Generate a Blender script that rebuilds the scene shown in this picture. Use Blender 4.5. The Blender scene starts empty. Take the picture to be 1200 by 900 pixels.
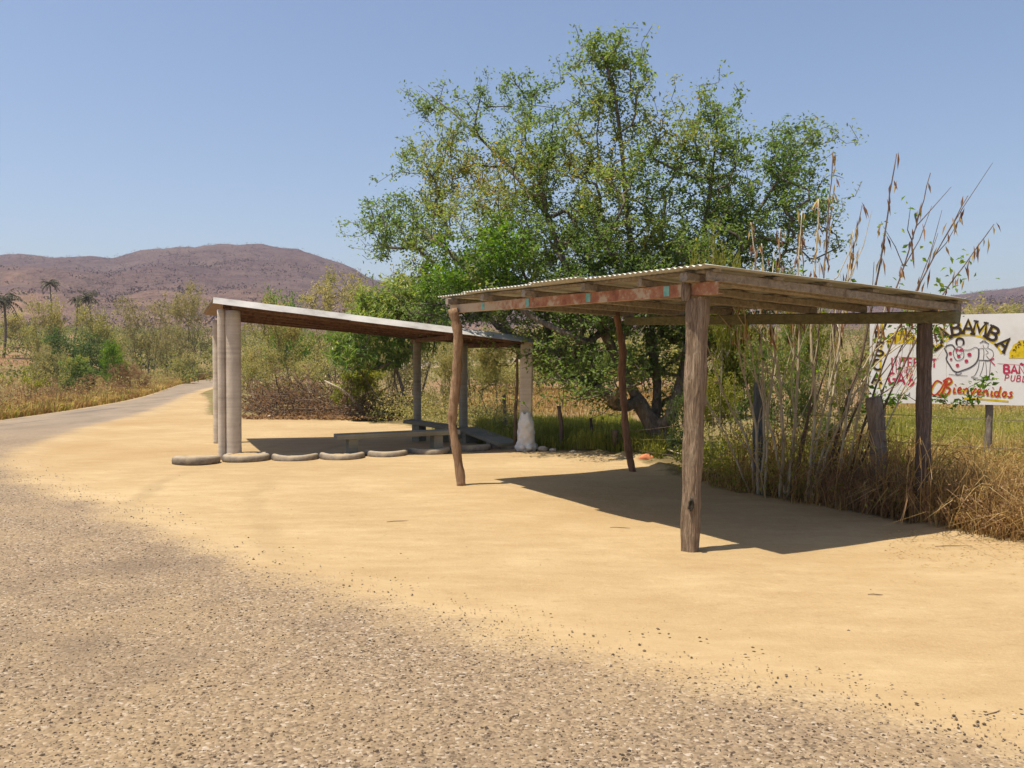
import bpy, math, random
import numpy as np
from mathutils import Vector

# ------------------------------------------------------------------ camera, sky, sun, exposure
scene = bpy.context.scene
COL = scene.collection
CAM_H, PITCH, FPX = 1.6, math.atan(25 / 1000), 1000.0
cam_d = bpy.data.cameras.new('camera'); cam = bpy.data.objects.new('camera', cam_d); COL.objects.link(cam)
cam_d.sensor_width = 36; cam_d.lens = 36 * FPX / 1200; cam_d.clip_start = .05; cam_d.clip_end = 6000
cam.location = (0, 0, CAM_H); cam.rotation_euler = (math.pi / 2 - PITCH, 0, 0)
scene.camera = cam

SUN = Vector((-.30, -.11, 1)).normalized()
elev = math.asin(SUN.z)
world = bpy.data.worlds.new('World'); scene.world = world; world.use_nodes = True
wn = world.node_tree; wn.nodes.clear()
sky = wn.nodes.new('ShaderNodeTexSky'); sky.sky_type = 'NISHITA'; sky.sun_disc = False
sky.sun_elevation = elev; sky.sun_rotation = math.atan2(SUN.x, SUN.y)
sky.air_density = 1.0; sky.dust_density = 1.6; sky.ozone_density = 3.0; sky.altitude = 100
bg = wn.nodes.new('ShaderNodeBackground'); bg.inputs['Strength'].default_value = .10
wo = wn.nodes.new('ShaderNodeOutputWorld')
wn.links.new(sky.outputs[0], bg.inputs[0]); wn.links.new(bg.outputs[0], wo.inputs[0])
sun_d = bpy.data.lights.new('sun', 'SUN'); sun = bpy.data.objects.new('sun', sun_d); COL.objects.link(sun)
sun_d.energy = 4.6; sun_d.angle = math.radians(.53); sun_d.color = (1, .92, .77)
sun.rotation_euler = SUN.to_track_quat('Z', 'Y').to_euler(); sun.location = (-20, -8, 60)
scene.view_settings.view_transform = 'Standard'; scene.view_settings.look = 'None'
scene.view_settings.exposure = 0.62; scene.view_settings.gamma = 1; scene.view_settings.use_curve_mapping = False
HAZE = .0003
scene.render.engine = 'CYCLES'
cy = scene.cycles
cy.use_denoising = True
try: cy.denoiser = 'OPENIMAGEDENOISE'
except Exception: pass
cy.max_bounces = 7; cy.diffuse_bounces = 4; cy.glossy_bounces = 2; cy.transmission_bounces = 4; cy.transparent_max_bounces = 8
cy.volume_bounces = 0; cy.caustics_reflective = False; cy.caustics_refractive = False

# ------------------------------------------------------------------ helpers
cp, sp = math.cos(PITCH), math.sin(PITCH)
def ray(px, py):
    a, b = (px - 600) / FPX, (450 - py) / FPX
    return np.array([a, cp + b * sp, -sp + b * cp])
def G(px, py, z=0.0):
    d = ray(px, py); t = (z - CAM_H) / d[2]
    return np.array([d[0] * t, d[1] * t, z])
def AT(px, py, Y):
    d = ray(px, py); t = Y / d[1]
    return np.array([d[0] * t, Y, CAM_H + d[2] * t])

def rng(s): return np.random.default_rng(s)
def nrm(v):
    v = np.asarray(v, float); return v / (np.linalg.norm(v, axis=-1, keepdims=True) + 1e-12)

def _hash(ix, iy, seed):
    h = (ix * 374761393 + iy * 668265263 + seed * 974634777) & 0xffffffff
    h = ((h ^ (h >> 13)) * 1274126177) & 0xffffffff
    return ((h ^ (h >> 16)) & 0xffff) / 65535.0
def vnoise(x, y, seed=0):
    x = np.asarray(x, float); y = np.asarray(y, float)
    ix = np.floor(x).astype(np.int64); iy = np.floor(y).astype(np.int64)
    fx = x - ix; fy = y - iy; fx = fx * fx * (3 - 2 * fx); fy = fy * fy * (3 - 2 * fy)
    a = _hash(ix, iy, seed); b = _hash(ix + 1, iy, seed); c = _hash(ix, iy + 1, seed); d = _hash(ix + 1, iy + 1, seed)
    return (a + (b - a) * fx) * (1 - fy) + (c + (d - c) * fx) * fy
def fbm(x, y, seed=0, octv=4):
    s = 0; a = 1; t = 0
    for o in range(octv):
        s = s + a * vnoise(x * 2 ** o, y * 2 ** o, seed + o); t += a; a *= .5
    return s / t
def smooth(a, b, x):
    t = np.clip((np.asarray(x, float) - a) / (b - a), 0, 1); return t * t * (3 - 2 * t)

ORIG = {}
def raw_mesh(name, V, F, attrs=None, smooth_shade=False, cols=None):
    """V (n,3); F a list of int arrays (m,3)/(m,4) or one array."""
    V = np.asarray(V, np.float32)
    Fs = F if isinstance(F, list) else [F]
    Fs = [np.asarray(f, np.int32) for f in Fs if len(f)]
    me = bpy.data.meshes.new(name)
    me.vertices.add(len(V)); me.vertices.foreach_set('co', V.ravel())
    loops = np.concatenate([f.ravel() for f in Fs]); tot = np.concatenate([np.full(len(f), f.shape[1], np.int32) for f in Fs])
    start = np.concatenate([[0], np.cumsum(tot)[:-1]]).astype(np.int32)
    me.loops.add(len(loops)); me.loops.foreach_set('vertex_index', loops)
    me.polygons.add(len(tot)); me.polygons.foreach_set('loop_start', start); me.polygons.foreach_set('loop_total', tot)
    me.polygons.foreach_set('use_smooth', np.full(len(tot), bool(smooth_shade)))
    for k, a in (attrs or {}).items():
        at = me.attributes.new(k, 'FLOAT', 'POINT'); at.data.foreach_set('value', np.asarray(a, np.float32))
    me.update(calc_edges=True); me.validate()
    return me
def obj(name, V, F, mat, parent=None, attrs=None, smooth_shade=False, kind=None, label=None, cat=None, group=None):
    V = np.asarray(V, float)
    org = ORIG.get(parent.name, np.zeros(3)) if parent else np.zeros(3)
    top_loc = None
    if parent is None and kind != 'structure':
        top_loc = np.array([V[:, 0].mean(), V[:, 1].mean(), V[:, 2].min()]); org = top_loc
    me = raw_mesh(name, V - org, F, attrs, smooth_shade)
    if mat: me.materials.append(mat)
    o = bpy.data.objects.new(name, me); COL.objects.link(o)
    if parent: o.parent = parent
    if top_loc is not None: o.location = top_loc
    ORIG[o.name] = org
    tag(o, label, cat, group, kind)
    return o
def tag(o, label=None, cat=None, group=None, kind=None):
    if label: o['label'] = label
    if cat: o['category'] = cat
    if group: o['group'] = group
    if kind: o['kind'] = kind
    return o
def thing(name, loc, label, cat, group=None):
    o = bpy.data.objects.new(name, None); COL.objects.link(o); o.location = loc; o.empty_display_size = .2
    ORIG[o.name] = np.array(loc, float); return tag(o, label, cat, group)

class MB:                                   # collects pieces into one mesh
    def __init__(s): s.V = []; s.T = []; s.Q = []; s.A = []; s.n = 0
    def add(s, V, F, a=0.0):
        V = np.asarray(V, float); F = np.asarray(F, int)
        (s.Q if F.shape[1] == 4 else s.T).append(F + s.n)
        s.V.append(V); s.A.append(np.broadcast_to(np.asarray(a, float), (len(V),))); s.n += len(V)
    def build(s, name, mat, parent=None, attr='tint', **k):
        F = []
        if s.T: F.append(np.concatenate(s.T))
        if s.Q: F.append(np.concatenate(s.Q))
        return obj(name, np.concatenate(s.V), F, mat, parent, {attr: np.concatenate(s.A)}, **k)

def tube_data(P, R, sides=6, cap=True, noise=0, seed=0):
    P = np.asarray(P, float); n = len(P); R = np.broadcast_to(np.asarray(R, float), (n,))
    T = np.empty_like(P); T[1:-1] = P[2:] - P[:-2]; T[0] = P[1] - P[0]; T[-1] = P[-1] - P[-2]; T = nrm(T)
    ref = np.array([1., 0, 0]) if abs(T[0][0]) < .8 else np.array([0, 1., 0])
    A = nrm(ref - T * (T @ ref)[:, None]); B = np.cross(T, A)
    th = np.arange(sides) / sides * 2 * math.pi
    ring = A[:, None, :] * np.cos(th)[None, :, None] + B[:, None, :] * np.sin(th)[None, :, None]
    rr = R[:, None] * np.ones(sides)[None, :]
    if noise: rr = rr * (1 + noise * (rng(seed).random((n, sides)) - .5) * 2)
    V = (P[:, None, :] + ring * rr[:, :, None]).reshape(-1, 3)
    i = np.arange(n - 1)[:, None] * sides; j = np.arange(sides)[None, :]; j2 = (j + 1) % sides
    Q = np.stack([i + j, i + j2, i + sides + j2, i + sides + j], -1).reshape(-1, 4)
    Tt = np.zeros((0, 3), int)
    if cap:
        V = np.vstack([V, P[:1], P[-1:]]); c0, c1 = n * sides, n * sides + 1; jj = np.arange(sides); k = (jj + 1) % sides; o = (n - 1) * sides
        Tt = np.vstack([np.stack([np.full(sides, c0), k, jj], -1), np.stack([np.full(sides, c1), o + jj, o + k], -1)])
    return V, Q, Tt
def add_tube(mb, P, R, sides=6, a=0.0, **k):
    V, Q, T = tube_data(P, R, sides, **k); n0 = mb.n
    mb.add(V, Q, a)
    if len(T): mb.T.append(T + n0)
def box_data(c, s):
    c = np.array(c, float); s = np.array(s, float) / 2
    V = np.array([[x, y, z] for x in (-1, 1) for y in (-1, 1) for z in (-1, 1)], float) * s + c
    F = np.array([[0, 1, 3, 2], [4, 6, 7, 5], [0, 4, 5, 1], [2, 3, 7, 6], [0, 2, 6, 4], [1, 5, 7, 3]])
    return V, F
def beam_data(p, q, w, h, seg=8, jit=.004, seed=0, top=True):
    """timber from p to q; p,q on the centre of the top face (top=True) or of the section"""
    p = np.array(p, float); q = np.array(q, float); d = nrm(q - p)
    side = nrm(np.cross(d, [0, 0, 1])); up = np.cross(side, d); r = rng(seed)
    b = min(w, h) * .12
    prof = [(-w/2+b, 0), (w/2-b, 0), (w/2, -b), (w/2, -h+b), (w/2-b, -h), (-w/2+b, -h), (-w/2, -h+b), (-w/2, -b)]
    off = 0 if top else h / 2
    V = []
    for i in range(seg + 1):
        c = p + (q - p) * i / seg
        for (a, z) in prof:
            V.append(c + side * a + up * (z + off) + (r.random(3) - .5) * 2 * jit * (0 if i in (0,) else 1))
    V = np.array(V); n = 8
    Q = [[i*n+j, i*n+(j+1) % n, (i+1)*n+(j+1) % n, (i+1)*n+j] for i in range(seg) for j in range(n)]
    T = []
    for base, flip in ((0, 0), (seg * n, 1)):
        for j in range(1, n - 1): T.append([base, base + j + 1, base + j] if not flip else [base, base + j, base + j + 1])
    return V, np.array(Q), np.array(T)
def beam_obj(name, p, q, w, h, mat, parent, **k):
    V, Q, T = beam_data(p, q, w, h, **k)
    return obj(name, V, [T, Q], mat, parent)

# ------------------------------------------------------------------ materials
class NT:
    def __init__(s, name):
        s.m = bpy.data.materials.new(name); s.m.use_nodes = True; s.t = s.m.node_tree; s.t.nodes.clear()
        s.out = s.t.nodes.new('ShaderNodeOutputMaterial')
    def n(s, typ, ins=None, **props):
        nd = s.t.nodes.new('ShaderNode' + typ)
        for k, v in props.items(): setattr(nd, k, v)
        for k, v in (ins or {}).items():
            if hasattr(v, 'is_output'): s.t.links.new(v, nd.inputs[k])
            else: nd.inputs[k].default_value = v
        return nd
    def attr(s, name): return s.n('Attribute', attribute_name=name).outputs['Fac']
    def obj(s): return s.n('TexCoord').outputs['Object']
    def pos(s): return s.n('NewGeometry').outputs['Position']
    def map(s, vec, scale=(1, 1, 1), rot=(0, 0, 0)): return s.n('Mapping', {'Vector': vec, 'Scale': scale, 'Rotation': rot}).outputs[0]
    def noise(s, vec, scale, detail=4, rough=.55, dist=0): return s.n('TexNoise', {'Vector': vec, 'Scale': scale, 'Detail': detail, 'Roughness': rough, 'Distortion': dist}).outputs['Fac']
    def vor(s, vec, scale, out='Distance', feature='F1'): return s.n('TexVoronoi', {'Vector': vec, 'Scale': scale}, feature=feature).outputs[out]
    def ramp(s, fac, stops, interp='LINEAR'):
        nd = s.n('ValToRGB', {'Fac': fac}); cr = nd.color_ramp; cr.interpolation = interp
        while len(cr.elements) < len(stops): cr.elements.new(.5)
        for e, (p, c) in zip(cr.elements, stops):
            e.position = p; e.color = (*c, 1) if len(c) == 3 else c
        return nd.outputs[0]
    def mix(s, fac, a, b, mode='MIX'):
        nd = s.n('Mix', data_type='RGBA', blend_type=mode)
        for idx, v in ((0, fac), (6, a), (7, b)):
            if hasattr(v, 'is_output'): s.t.links.new(v, nd.inputs[idx])
            else: nd.inputs[idx].default_value = v if idx == 0 else (*v, 1)[:4]
        return nd.outputs[2]
    def math(s, op, a, b=0.0, c=0.0, clamp=False):
        nd = s.n('Math', operation=op, use_clamp=clamp)
        for i, v in enumerate((a, b, c)):
            if hasattr(v, 'is_output'): s.t.links.new(v, nd.inputs[i])
            else: nd.inputs[i].default_value = v
        return nd.outputs[0]
    def mapr(s, v, a, b, c=0.0, d=1.0): return s.n('MapRange', {'Value': v, 1: a, 2: b, 3: c, 4: d}).outputs[0]
    def bump(s, h, strength=.5, dist=.01, normal=None):
        ins = {'Height': h, 'Strength': strength, 'Distance': dist}
        if normal: ins['Normal'] = normal
        return s.n('Bump', ins).outputs[0]
    def done(s, color, rough=.85, normal=None, metal=0.0, spec=.3):
        ins = {'Base Color': color if hasattr(color, 'is_output') else (*color, 1), 'Roughness': rough, 'Metallic': metal, 'Specular IOR Level': spec}
        if normal: ins['Normal'] = normal
        b = s.n('BsdfPrincipled', ins); s.t.links.new(b.outputs[0], s.out.inputs[0]); return s.m

SAND_A, SAND_B, SAND_C = (.375, .262, .135), (.445, .325, .18), (.32, .213, .105)
def sand_nodes(t, p):
    big = t.noise(p, .35, 5, .6); mid = t.noise(t.map(p, (1.2, 3.2, 1), (0, 0, .35)), 1.4, 5, .6); fine = t.noise(p, 60, 3, .7)
    c = t.ramp(t.math('ADD', t.math('MULTIPLY', big, .55), t.math('MULTIPLY', mid, .45)), [(.36, SAND_C), (.5, SAND_A), (.64, SAND_B)])
    c = t.mix(t.mapr(fine, .35, .7, 0, .35), c, (.44, .34, .195))
    speck = t.vor(p, 23, 'Distance'); c = t.mix(t.mapr(speck, .035, .06, .55, 0), c, (.2, .14, .08))
    fl = t.noise(t.map(p, (1, 1.6, 1), (0, 0, .2)), 7.5, 6, .72); c = t.mix(t.mapr(fl, .56, .70, 0, .45), c, (.25, .165, .08))
    c = t.mix(t.mapr(fl, .42, .30, 0, .4), c, (.50, .385, .225))
    wide = t.noise(p, .16, 4, .6); c = t.mix(t.mapr(wide, .50, .66, 0, .45), c, (.30, .185, .08))
    # two faint wheel tracks sweeping across the lot
    sep = t.n('SeparateXYZ', {'Vector': p})
    rad = t.math('POWER', t.math('ADD', t.math('POWER', t.math('ADD', sep.outputs[0], -12.6), 2), t.math('POWER', t.math('ADD', sep.outputs[1], -14.0), 2)), .5)
    wob = t.math('ADD', rad, t.math('MULTIPLY', t.math('SUBTRACT', t.noise(p, .8, 3), .5), .5))
    tr = None
    for R in (16.1, 17.45):
        k = t.mapr(t.math('ABSOLUTE', t.math('SUBTRACT', wob, R)), .06, .16, .30, 0)
        tr = k if tr is None else t.math('MAXIMUM', tr, k)
    c = t.mix(t.math('MULTIPLY', tr, t.mapr(big, .4, .6)), c, (.22, .155, .08))
    return c, big, mid, fine
def m_ground():
    t = NT('ground_material'); p = t.pos()
    sc_, big, mid, fine = sand_nodes(t, p)
    straw = t.ramp(t.noise(p, .8, 6, .65), [(.3, (.11, .08, .04)), (.5, (.20, .15, .065)), (.62, (.17, .16, .055)), (.75, (.26, .19, .09))])
    straw = t.mix(t.mapr(t.noise(p, 9, 4, .7), .45, .7, 0, .5), straw, (.12, .08, .045))
    red = t.ramp(t.noise(p, .5, 5, .6), [(.3, (.20, .115, .065)), (.7, (.28, .165, .095))])
    veg = t.mix(t.attr('red'), straw, red)
    m = t.mapr(t.math('ADD', t.attr('sand'), t.math('MULTIPLY', t.math('SUBTRACT', t.noise(p, 3.5, 5, .7), .5), .7)), .42, .58)
    col = t.mix(m, veg, sc_)
    h = t.math('ADD', t.math('MULTIPLY', mid, .7), t.math('ADD', t.math('MULTIPLY', fine, .14), t.math('MULTIPLY', t.noise(p, 11, 6, .7), .55)))
    return t.done(col, .95, t.bump(h, .7, .04), spec=.1)
def m_road():
    t = NT('road_material'); p = t.pos()
    sc_, big, mid, fine = sand_nodes(t, p)
    v1 = t.n('TexVoronoi', {'Vector': p, 'Scale': 62.0}); v2 = t.n('TexVoronoi', {'Vector': p, 'Scale': 27.0})
    cell = t.n('SeparateColor', {'Color': v1.outputs['Color']}).outputs[0]; cell2 = t.n('SeparateColor', {'Color': v2.outputs['Color']}).outputs[0]
    near = t.ramp(cell, [(0, (.06, .042, .03)), (.10, (.135, .095, .06)), (.3, (.205, .146, .09)), (.75, (.255, .182, .112)), (.93, (.34, .255, .165)), (1, (.42, .36, .29))])
    big2 = t.ramp(cell2, [(0, (.07, .052, .042)), (.06, (.11, .083, .063)), (.10, (.215, .168, .122)), (.85, (.25, .20, .15)), (.95, (.36, .305, .24)), (1, (.42, .36, .29))])
    near = t.mix(t.mapr(v2.outputs['Distance'], .16, .26, .8, 0), near, big2)
    dust = t.noise(p, .7, 6, .65); dust2 = t.noise(p, 40, 4, .7)
    near = t.mix(t.mapr(dust2, .42, .78, .05, .5), near, (.25, .178, .108))
    near = t.mix(t.mapr(dust, .45, .7, 0, .5), near, (.33, .232, .125))
    stain = t.noise(p, .55, 5, .62); near = t.mix(t.mapr(stain, .53, .70, 0, .68), near, (.12, .086, .06))
    far = t.ramp(t.noise(t.map(p, (1.2, .5, 1)), .9, 6, .65), [(.3, (.18, .138, .10)), (.5, (.235, .182, .132)), (.72, (.29, .222, .15))])
    tar = t.noise(t.map(p, (2.2, .12, 1), (0, 0, -.25)), 1.0, 3, .5); far = t.mix(t.mapr(tar, .6, .68, 0, .5), far, (.085, .075, .07))
    col = t.mix(t.attr('far'), near, far)
    e = t.math('ADD', t.attr('edge'), t.math('MULTIPLY', t.math('SUBTRACT', t.noise(p, .9, 6, .7), .5), 1.1))
    e = t.math('ADD', e, t.math('MULTIPLY', t.math('SUBTRACT', dust2, .5), .9))
    col = t.mix(t.mapr(e, .38, .82), sc_, col)
    hgt = t.math('ADD', t.math('MULTIPLY', v1.outputs['Distance'], -.7), t.math('MULTIPLY', dust2, .6))
    hgt = t.math('ADD', hgt, t.math('MULTIPLY', v2.outputs['Distance'], -.5))
    st = t.mapr(e, .3, 1.2, .1, .8)
    nb = t.n('Bump', {'Height': hgt, 'Strength': st, 'Distance': .008}).outputs[0]
    return t.done(col, .9, nb, spec=.2)
def m_plain(name, stops, scale=3, rough=.85, bumpd=.004, stretch=(1, 1, 1), detail=5, spec=.25, metal=0.0, bs=.5):
    t = NT(name); p = t.map(t.obj(), stretch); nz = t.noise(p, scale, detail, .62)
    return t.done(t.ramp(nz, stops), rough, t.bump(t.noise(p, scale * 2.3, detail, .65), bs, bumpd), metal, spec)
def m_wood(name, dark, mid, light, scale=9, stretch=(6, 6, .35), bumpd=.012):
    t = NT(name); p = t.map(t.obj(), stretch); a = t.noise(p, scale, 6, .65, .6); b = t.noise(t.obj(), 1.7, 4, .6)
    c = t.ramp(a, [(.28, dark), (.48, mid), (.68, light)])
    c = t.mix(t.mapr(b, .4, .7, 0, .45), c, tuple(x * .55 for x in mid))
    cr = t.noise(t.map(t.obj(), tuple(x * 2.2 for x in stretch)), scale * 1.5, 4, .6)
    return t.done(c, .88, t.bump(t.math('ADD', a, t.mapr(cr, .5, .6, 0, .6)), .9, bumpd), spec=.2)
def m_leaf(name, stops, trans=.35, rough=.55, sp=.3):
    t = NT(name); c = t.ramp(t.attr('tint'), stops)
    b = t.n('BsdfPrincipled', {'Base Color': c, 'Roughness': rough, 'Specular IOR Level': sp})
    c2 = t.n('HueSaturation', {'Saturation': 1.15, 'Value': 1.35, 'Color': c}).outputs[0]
    tr = t.n('BsdfTranslucent', {'Color': c2})
    mx = t.n('MixShader', {0: trans, 1: b.outputs[0], 2: tr.outputs[0]}); t.t.links.new(mx.outputs[0], t.out.inputs[0]); return t.m

M = {}
M['ground'] = m_ground(); M['road'] = m_road()
M['wood_post'] = m_wood('weathered_post_wood', (.125, .083, .052), (.275, .195, .128), (.40, .305, .215))
M['wood_right'] = m_wood('grey_brown_post_wood', (.085, .06, .05), (.15, .11, .09), (.22, .17, .14))
M['bark_pole'] = m_wood('orange_bark_pole', (.16, .09, .05), (.32, .20, .115), (.42, .29, .18), 6, (4, 4, .8), .006)
M['bark_pole_dark'] = m_wood('dark_bark_pole', (.10, .055, .035), (.21, .115, .07), (.30, .18, .115), 6, (4, 4, .8), .006)
M['wood_beam'] = m_wood('roof_timber', (.14, .115, .09), (.28, .235, .185), (.40, .345, .28), 8, (3, 3, 3), .002)
M['wood_green'] = m_wood('greenish_timber', (.10, .10, .06), (.17, .165, .10), (.25, .23, .15), 7, (2, 2, 4), .003)
def m_rusty():
    t = NT('peeling_orange_paint'); p = t.obj()
    a = t.noise(p, 5, 6, .7); c = t.ramp(a, [(.3, (.15, .055, .035)), (.42, (.30, .115, .06)), (.52, (.38, .18, .10)), (.58, (.46, .36, .25))]); c = t.mix(t.mapr(t.math('ADD', t.attr('tint'), t.math('MULTIPLY', t.math('SUBTRACT', t.noise(p, 9, 5, .7), .5), 1.2)), .45, .75), c, (.46, .36, .25))
    return t.done(c, .7, t.bump(a, .4, .003), spec=.3)
M['rusty'] = m_rusty()
M['teal'] = m_plain('teal_paint', [(.3, (.10, .32, .29)), (.7, (.28, .52, .47))], 14, .7)
def m_tin(name, base, rust, light):
    t = NT(name); p = t.obj(); a = t.noise(p, 2.2, 6, .7); b = t.noise(t.map(p, (1, 1, 1)), 16, 4, .6)
    c = t.mix(t.mapr(a, .42, .66), base, rust); c = t.mix(t.mapr(b, .5, .75, 0, .5), c, light)
    return t.done(c, .55, None, .25, .4)
M['tin'] = m_tin('galvanised_tin', (.40, .41, .38), (.33, .30, .25), (.55, .55, .53))
def m_concrete(name, dark, mid, light, sc=2.2):
    t = NT(name); p = t.obj(); a = t.noise(p, sc, 6, .65); rings = t.noise(t.map(p, (.5, .5, 14)), 1.6, 3, .5); f = t.noise(p, 40, 4, .7)
    c = t.ramp(t.math('ADD', t.math('MULTIPLY', a, .6), t.math('MULTIPLY', rings, .4)), [(.32, dark), (.5, mid), (.7, light)])
    c = t.mix(t.mapr(f, .5, .8, 0, .4), c, dark)
    return t.done(c, .9, t.bump(t.math('ADD', t.math('MULTIPLY', rings, .6), f), .5, .006), spec=.2)
M['concrete'] = m_concrete('concrete_column', (.36, .305, .24), (.52, .445, .36), (.61, .54, .45))
M['concrete_grey'] = m_concrete('grey_concrete', (.19, .18, .14), (.30, .28, .23), (.40, .375, .31))
M['bench'] = m_concrete('bench_concrete', (.14, .13, .095), (.21, .195, .145), (.28, .26, .20))
M['pale_sheet'] = m_plain('pale_roof_flashing', [(.3, (.22, .205, .19)), (.48, (.34, .32, .30)), (.72, (.42, .40, .375))], 2.5, .6, .002)
M['purlin'] = m_wood('brown_purlin', (.06, .03, .02), (.13, .07, .045), (.20, .12, .08), 6, (2, 2, 2), .003)
M['soffit'] = m_plain('pinkish_roof_underside', [(.3, (.20, .135, .10)), (.7, (.28, .20, .15))], 2, .9, .002)
def m_tyre():
    t = NT('dusty_tyre_rubber'); p = t.obj(); a = t.noise(p, 9, 5, .7)
    g = t.n('NewGeometry'); nz = t.n('SeparateXYZ', {'Vector': g.outputs['Normal']}).outputs[2]
    d = t.math('ADD', t.math('MULTIPLY', nz, .35), a)                     # dust settles on what faces up
    return t.done(t.ramp(d, [(.40, (.15, .122, .095)), (.6, (.25, .205, .155)), (.85, (.36, .29, .20))]), .85, t.bump(t.noise(p, 60, 3, .6), .4, .004), spec=.2)
M['tyre'] = m_tyre()
def m_sand_fill():
    t = NT('sand_fill_material'); p = t.pos(); c, big, mid, fine = sand_nodes(t, p)
    return t.done(c, .95, t.bump(t.noise(p, 30, 4, .6), .5, .02), spec=.1)
M['sand_fill'] = m_sand_fill()
M['sack'] = m_plain('white_woven_plastic', [(.3, (.55, .52, .47)), (.6, (.74, .72, .68))], 6, .55, .004, spec=.4)
M['sign_white'] = m_plain('white_sign_paint', [(.25, (.70, .66, .60)), (.45, (.79, .76, .72)), (.7, (.82, .80, .77))], 2.2, .6, 0.0, (1, 1, 1), bs=0.0)
def m_flat(name, c, var=.35, sc=18):
    return m_plain(name, [(.3, tuple(x * (1 - var) for x in c)), (.6, c)], sc, .6, 0.0, bs=0.0)
M['ink_black'] = m_flat('black_sign_paint', (.055, .035, .028)); M['ink_red'] = m_flat('crimson_sign_paint', (.55, .045, .10))
M['ink_orange'] = m_flat('orange_red_sign_paint', (.58, .06, .035)); M['ink_yellow'] = m_flat('yellow_sign_paint', (.78, .55, .02))
M['ink_brown'] = m_flat('brown_sign_paint', (.14, .07, .02)); M['ink_line'] = m_flat('thin_line_paint', (.10, .095, .10))
M['bark'] = m_wood('grey_bark', (.07, .055, .042), (.17, .135, .105), (.30, .255, .21), 5, (3, 3, .9), .012)
M['bark_dark'] = m_wood('dark_bark', (.05, .04, .03), (.11, .088, .068), (.19, .155, .125), 5, (3, 3, .9), .012)
M['stem'] = m_wood('pale_stem_bark', (.28, .22, .135), (.48, .40, .27), (.60, .53, .40), 7, (3, 3, 1), .003)
M['stem_brown'] = m_wood('brown_stem_bark', (.07, .045, .032), (.14, .095, .065), (.24, .17, .12), 7, (3, 3, 1), .003)
M['leaf_main'] = m_leaf('tree_leaf', [(0, (.075, .12, .036)), (.35, (.145, .215, .058)), (.68, (.24, .285, .082)), (.86, (.37, .32, .085)), (1, (.43, .26, .08))], .55)
M['leaf_bright'] = m_leaf('bright_leaf', [(0, (.07, .145, .024)), (.5, (.16, .265, .04)), (1, (.32, .38, .065))], .52)
M['leaf_mango'] = m_leaf('glossy_long_leaf', [(0, (.075, .145, .034)), (.5, (.16, .25, .056)), (.85, (.29, .34, .085)), (1, (.38, .38, .11))], .48, .4, .4)
M['leaf_olive'] = m_leaf('olive_scrub_leaf', [(0, (.18, .185, .06)), (.4, (.31, .29, .105)), (.75, (.42, .36, .145)), (1, (.50, .41, .20))], .55)
M['leaf_grey'] = m_leaf('grey_olive_leaf', [(0, (.19, .18, .075)), (.45, (.30, .27, .115)), (.8, (.40, .335, .155)), (1, (.47, .38, .20))], .52)
M['leaf_dark'] = m_leaf('dark_leaf', [(0, (.05, .08, .03)), (.6, (.10, .145, .044)), (1, (.17, .205, .06))], .45)
M['leaf_yellow'] = m_leaf('yellow_green_leaf', [(0, (.15, .165, .03)), (.5, (.28, .29, .055)), (1, (.43, .39, .10))], .55)
M['leaf_dry'] = m_leaf('dry_brown_leaf', [(0, (.16, .095, .055)), (.5, (.27, .165, .09)), (1, (.40, .27, .15))], .38, .8, .1)
M['pod'] = m_leaf('dry_seed_pod', [(0, (.14, .06, .03)), (.5, (.34, .18, .085)), (1, (.52, .40, .15))], .2, .7, .2)
M['grass_dry'] = m_leaf('dry_grass_blade', [(0, (.22, .13, .055)), (.35, (.40, .265, .105)), (.7, (.55, .40, .17)), (1, (.66, .52, .27))], .45, .75, .15)
M['grass_green'] = m_leaf('yellow_green_grass_blade', [(0, (.18, .19, .04)), (.5, (.33, .31, .07)), (1, (.48, .41, .14))], .48, .7, .15)
M['palm'] = m_leaf('dusty_palm_leaf', [(0, (.06, .06, .042)), (1, (.14, .13, .08))], .35)
M['stone'] = m_leaf('loose_stone', [(0, (.05, .035, .025)), (.35, (.15, .105, .07)), (.75, (.31, .228, .15)), (1, (.48, .39, .29))], 0.0, .9, .15)
M['clay'] = m_plain('orange_clay', [(.3, (.40, .13, .06)), (.7, (.56, .23, .11))], 6, .85, .01)
M['fence_post'] = m_wood('grey_fence_wood', (.12, .095, .075), (.25, .205, .165), (.37, .31, .26), 7, (4, 4, .6), .008)
M['fence_post_blue'] = m_wood('blue_grey_fence_wood', (.07, .085, .10), (.14, .16, .18), (.22, .24, .26), 7, (4, 4, .6), .006)
M['wire'] = m_plain('rusty_wire', [(.3, (.10, .07, .05)), (.7, (.2, .15, .12))], 30)
M['burnt'] = m_plain('burnt_knot', [(.3, (.012, .01, .008)), (.7, (.035, .028, .02))], 30, .9, .01)
def m_hill():
    t = NT('dry_hill_material'); p = t.pos()
    a = t.noise(p, .012, 6, .65); b = t.noise(p, .09, 5, .7)
    c = t.ramp(t.math('ADD', t.math('MULTIPLY', a, .5), t.math('MULTIPLY', b, .5)), [(.32, (.055, .038, .045)), (.48, (.095, .062, .066)), (.6, (.13, .088, .08)), (.75, (.165, .11, .09))])
    bare = t.ramp(b, [(.35, (.16, .10, .065)), (.6, (.27, .165, .11)), (.75, (.34, .23, .155))])
    c = t.mix(t.attr('bare'), c, bare)
    return t.done(c, .95, t.bump(b, 1, 6.0), spec=.05)
M['hill'] = m_hill()
M['hill_tree'] = m_leaf('bare_dry_forest', [(0, (.08, .055, .058)), (.4, (.14, .095, .09)), (.75, (.20, .135, .11)), (1, (.18, .155, .08))], .3, .9, .05)

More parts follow.
